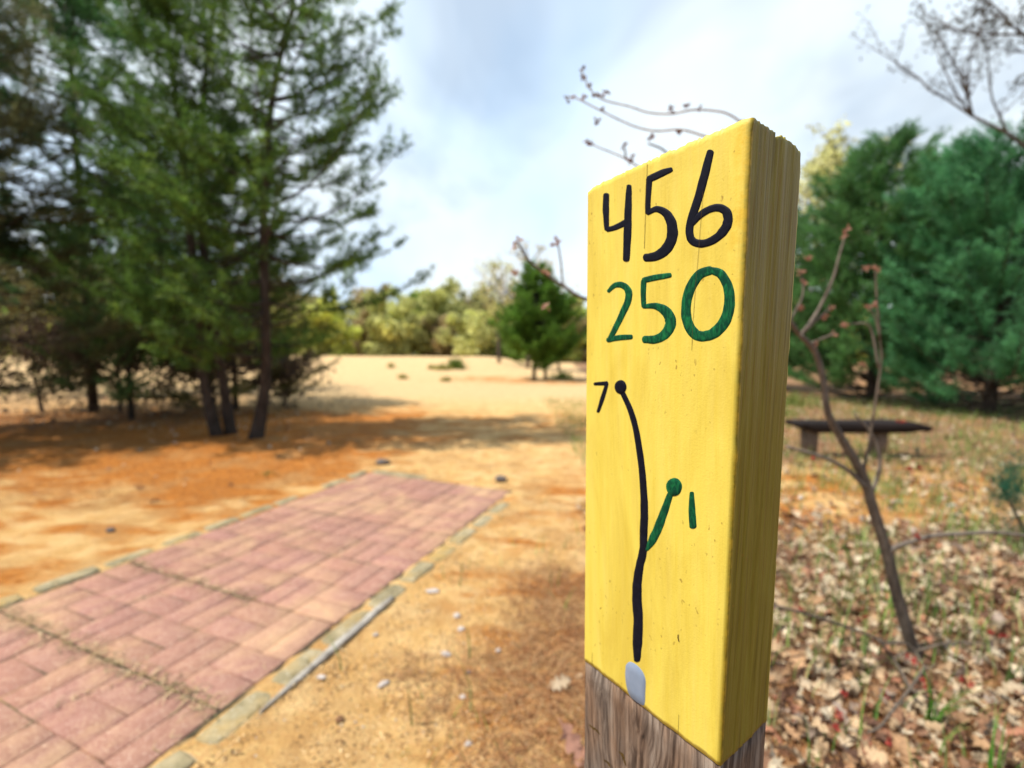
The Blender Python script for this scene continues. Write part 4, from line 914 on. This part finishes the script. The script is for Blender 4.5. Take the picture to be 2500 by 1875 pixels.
tg(1100, 1800, 8, (.02, .045), .008, .004, (.11, .2, .05), "thin upright weed sprout between the two white chips near the bottom", name="weed", cat="weed")
tg(1400, 1760, 16, (.02, .05), .02, .005, (.11, .2, .04), "low green weed against the left side of the post", name="weed", cat="weed")
tg(650, 1160, 40, (.02, .05), .07, .012, (.22, .26, .07), "yellowish weed patch left of the far end of the pad", name="weed", cat="weed")
for px, py, Y, n_, hh, lb_ in ((985, 805, 24, 260, .34, "bushy green grass clump, largest one on the dune face"), (955, 815, 23, 120, .2, "yellow-green clump touching the largest clump on the dune"), (845, 800, 25, 60, .18, "small dry clump on the dune, high and left"),
                           (870, 835, 18, 50, .13, "small dry clump low on the dune, below the left one"), (932, 808, 24, 60, .16, "small dry clump on the dune between its neighbours"), (965, 838, 17, 50, .12, "small dry clump low on the dune, right of centre")):
    p = atd(px, py, Y); tuft(p.x, Y, n_*2, (hh*1.0, hh*2.2), .12 if n_ < 100 else .24, .05, (.16, .24, .04) if n_ > 200 else (.38, .36, .10), lb_)
p = atd(1215, 800, 20); tuft(p.x, 20, 240, (.2, .5), .3, .04, (.26, .36, .07), "light green low shrub beside the trunks of the small bright pine", name="shrub", cat="shrub")
p = atd(1560, 790, 14)
for (x, y, n_, lb_) in ((4.9, 8.2, 200, "yellow-green low shrub behind the left end of the bench"), (6.0, 9.4, 220, "dark low shrub at the foot of the tall bench pine")):
    tuft(x, y, n_, (.15, .42), .28, .02, (.22, .27, .06), lb_, name="shrub", cat="shrub")

# ------------------------------------------------------------------ stones, stick, single leaf
def stone(px, py, sx, sy, sz, m_, label, name="pebble", cat="pebble", seed=0, yaw=0.0):
    p = gnd(px, py); Vv = []; Fq = []; nu, nv = 14, 8; ry = math.cos(yaw), math.sin(yaw); g = max(height(p.x, p.y), -.002)
    for j in range(nv+1):
        ph = math.pi*j/nv
        for i in range(nu):
            th = 2*math.pi*i/nu; d = Vector((math.sin(ph)*math.cos(th), math.sin(ph)*math.sin(th), math.cos(ph)))
            k = 1+.35*mn.noise(d*1.4+Vector((seed*3.1, 0, 0)))+.12*mn.noise(d*3.5+Vector((0, seed*2.7, 0))); x, y = d.x*sx*k, d.y*sy*k
            Vv.append((x*ry[0]-y*ry[1], x*ry[1]+y*ry[0], d.z*sz*k))
    for j in range(nv):
        for i in range(nu): Fq.append((j*nu+i, (j+1)*nu+i, (j+1)*nu+(i+1) % nu, j*nu+(i+1) % nu))
    o = mesh(name, Vv, Fq, m_, smooth=True); o.location = (p.x, p.y, g+sz*.55); return tag(o, label, cat)
stone(1057, 1446, .034, .014, .009, M_stone, "long pale stone chip, farthest of the chips on the sand", seed=1, yaw=.1)
stone(1116, 1507, .016, .013, .010, M_stone, "upper of two stacked-looking white pebbles in mid sand", seed=2)
stone(1126, 1540, .016, .012, .009, M_stone, "pale pinkish pebble just below the upper white pebble", seed=3)
stone(1088, 1600, .022, .012, .009, M_stone, "flat bluish-white chip in the centre of the sand", seed=4, yaw=-.3)
stone(937, 1674, .020, .010, .010, M_stone, "oval whitish chip nearest to the lower end of the stick", seed=5, yaw=.6)
stone(785, 1662, .017, .008, .006, M_stone, "flat grey chip between the stick and the oval chip", seed=6, yaw=-.2)
stone(917, 1553, .012, .007, .007, M_stone, "small pink chip beside the upper half of the stick", seed=7, yaw=.5)
stone(1216, 1592, .010, .009, .008, M_stone, "small bright white pebble left of the post", seed=8)
stone(1145, 1643, .011, .009, .008, M_dstone, "single dark grey pebble among the white ones", seed=9)
stone(1129, 1704, .012, .008, .007, M_stone, "broken white chip below the dark pebble", seed=10)
stone(1145, 1822, .013, .008, .007, M_stone, "lowest white chip near the bottom edge of the sand", seed=11, yaw=.4)
stone(830, 1764, .014, .011, .009, M_cone, "round brown seed cone on the sand near the bottom", name="seed_cone", cat="seed cone", seed=12)
stone(935, 1134, .075, .05, .035, M_dstone, "dark stone at the far left corner of the red pad", name="stone", cat="stone", seed=13)
stone(1222, 1176, .055, .04, .03, M_dstone, "dark stone at the far right corner of the red pad", name="stone", cat="stone", seed=14)
stone(2325, 1237, .05, .02, .015, M_stone, "long white chip on the orange litter below the bench's right end", seed=15)
stone(1955, 1218, .03, .02, .016, M_stone, "white chip right of the post, below the bench's left end", seed=16, yaw=.8)
stone(2190, 1225, .045, .02, .012, M_stone, "flat white chip just right of the sapling stem below the bench", seed=17, yaw=-.2)
stone(270, 1300, .03, .02, .016, M_dstone, "dark pebble on the sand streak left of the pad", seed=18)
gv = []; gf = []; k0 = 0
for _ in range(700):
    y = rs.uniform(.75, 3.4); x = rs.uniform(-1.2, .9); a_, c_ = pad_coord(x, y)
    if c_ > -.12: continue
    r_ = rs.uniform(.0015, .005); g = height(x, y); oc = [(1, 0, 0), (-1, 0, 0), (0, 1, 0), (0, -1, 0), (0, 0, 1), (0, 0, -1)]
    gv += [(x+r_*a*rs.uniform(.6, 1.3), y+r_*b*rs.uniform(.6, 1.3), g+r_*.4+r_*c*rs.uniform(.5, 1)) for a, b, c in oc]
    gf += [tuple(k0+i for i in f) for f in ((0, 2, 4), (2, 1, 4), (1, 3, 4), (3, 0, 4), (2, 0, 5), (1, 2, 5), (3, 1, 5), (0, 3, 5))]; k0 += 6
tag(mesh("grit", gv, gf, M_stone), "small pale grit scattered over the near sand", "grit", kind='stuff')
gv = []; gf = []; gc = []; k0 = 0; CR = [(.34, .18, .065), (.20, .10, .04), (.12, .07, .035), (.78, .50, .22), (.62, .38, .15), (.85, .60, .30)]
while k0 < 6*16000:
    y = .72+rs.uniform()**1.5*3.0; x = rs.uniform(-1.4, .55); a_, c_ = pad_coord(x, y)
    if c_ > -.13 or mn.noise(Vector((x*5, y*5, 21)))+rs.uniform(-.5, .5) < 0: continue
    r_ = rs.uniform(.0012, .0050); g = height(x, y); c = CR[rs.randint(6)]
    gv += [(x+r_*a*rs.uniform(.6, 1.4), y+r_*b*rs.uniform(.6, 1.4), g+r_*.3+r_*c2_*rs.uniform(.4, 1)) for a, b, c2_ in ((1, 0, 0), (-1, 0, 0), (0, 1, 0), (0, -1, 0), (0, 0, 1), (0, 0, -1))]
    gc += [c]*6; gf += [tuple(k0+i for i in f) for f in ((0, 2, 4), (2, 1, 4), (1, 3, 4), (3, 0, 4))]; k0 += 6
tag(mesh("soil_crumbs", gv, gf, M_straw, colors={'tint': gc}), "brown crumbs of soil and bark scattered over the near sand", "soil crumbs", kind='stuff')
# weathered lath beside the pad
a = gnd(632, 1748); b = gnd(958, 1464); d = (b-a); ln = d.length; d.normalize(); q = Vector((-d.y, d.x, 0)); Vv = []; nS = 26
prof = [(-.017, .0), (-.016, .012), (-.004, .017), (.004, .013), (.014, .015), (.017, .0)]
for i in range(nS+1):
    f = i/nS; wS = float(np.interp(f, [0, .12, .4, .85, 1], [.12, .5, .95, 1.0, .75])); c = a+d*(ln*f)
    for x, z in prof: Vv.append(tuple(c+q*(x*wS*(1+.2*mn.noise(Vector((f*14, x*50, 0)))))+Vector((0, 0, .004+z*(0.55+.45*wS)*(1+.3*mn.noise(Vector((f*20, x*90, 3))))))))
m_ = len(prof); Fq = [(i*m_+k, i*m_+(k+1) % m_, (i+1)*m_+(k+1) % m_, (i+1)*m_+k) for i in range(nS) for k in range(m_)]+[tuple(range(m_))[::-1], tuple(nS*m_+k for k in range(m_))]
tag(mesh("wooden_stick", Vv, Fq, M_lath), "weathered grey split wooden lath lying along the pad edge", "stick")
# (knots of the raw timber below the paint)
for pts_, wd_ in ((c3([(272, 1165), (300, 1190), (335, 1215), (362, 1250)]), 5), (c3([(505, 1375), (530, 1400), (545, 1440), (560, 1490)]), 7), (c3([(385, 1440), (420, 1462), (440, 1500)]), 5)):
    P = smooth_pts([Vector((x, y, 0)) for x, y in pts_], 8); Vv = []
    for i, p in enumerate(P):
        f = i/(len(P)-1); hw = wd_*(0.15+math.sin(math.pi*min(1, f*1.02+.02)))*(.8+.5*mn.noise(Vector((i*.4, wd_, 1))))*.6
        for s2 in (-1, 1): u, z = face_uv(p.x+s2*hw*.6, p.y-s2*hw*.6); Vv.append(tuple(face_pt(u, z, -0.0006)))
    mesh("knot", Vv, [(2*i, 2*i+1, 2*i+3, 2*i+2) for i in range(len(P)-1)], M_crack, post)
# one brown oak leaf leaning by the post
rs3 = np.random.RandomState(1); Vv, F, Cc = leaves(np.array([(0., 0., 0.)]), rs3, np.array([(.50, .26, .18)]), np.array([.15]), 0.05, .25)
p = gnd(1407, 1850); lf = mesh("oak_leaf", Vv, F, M_leaf, colors={'tint': Cc}); lf.location = (p.x-.01, p.y, .035); lf.rotation_euler = (R(35), R(-20), R(75)); tag(lf, "large reddish-brown oak leaf beside the post's lower left edge", "leaf")
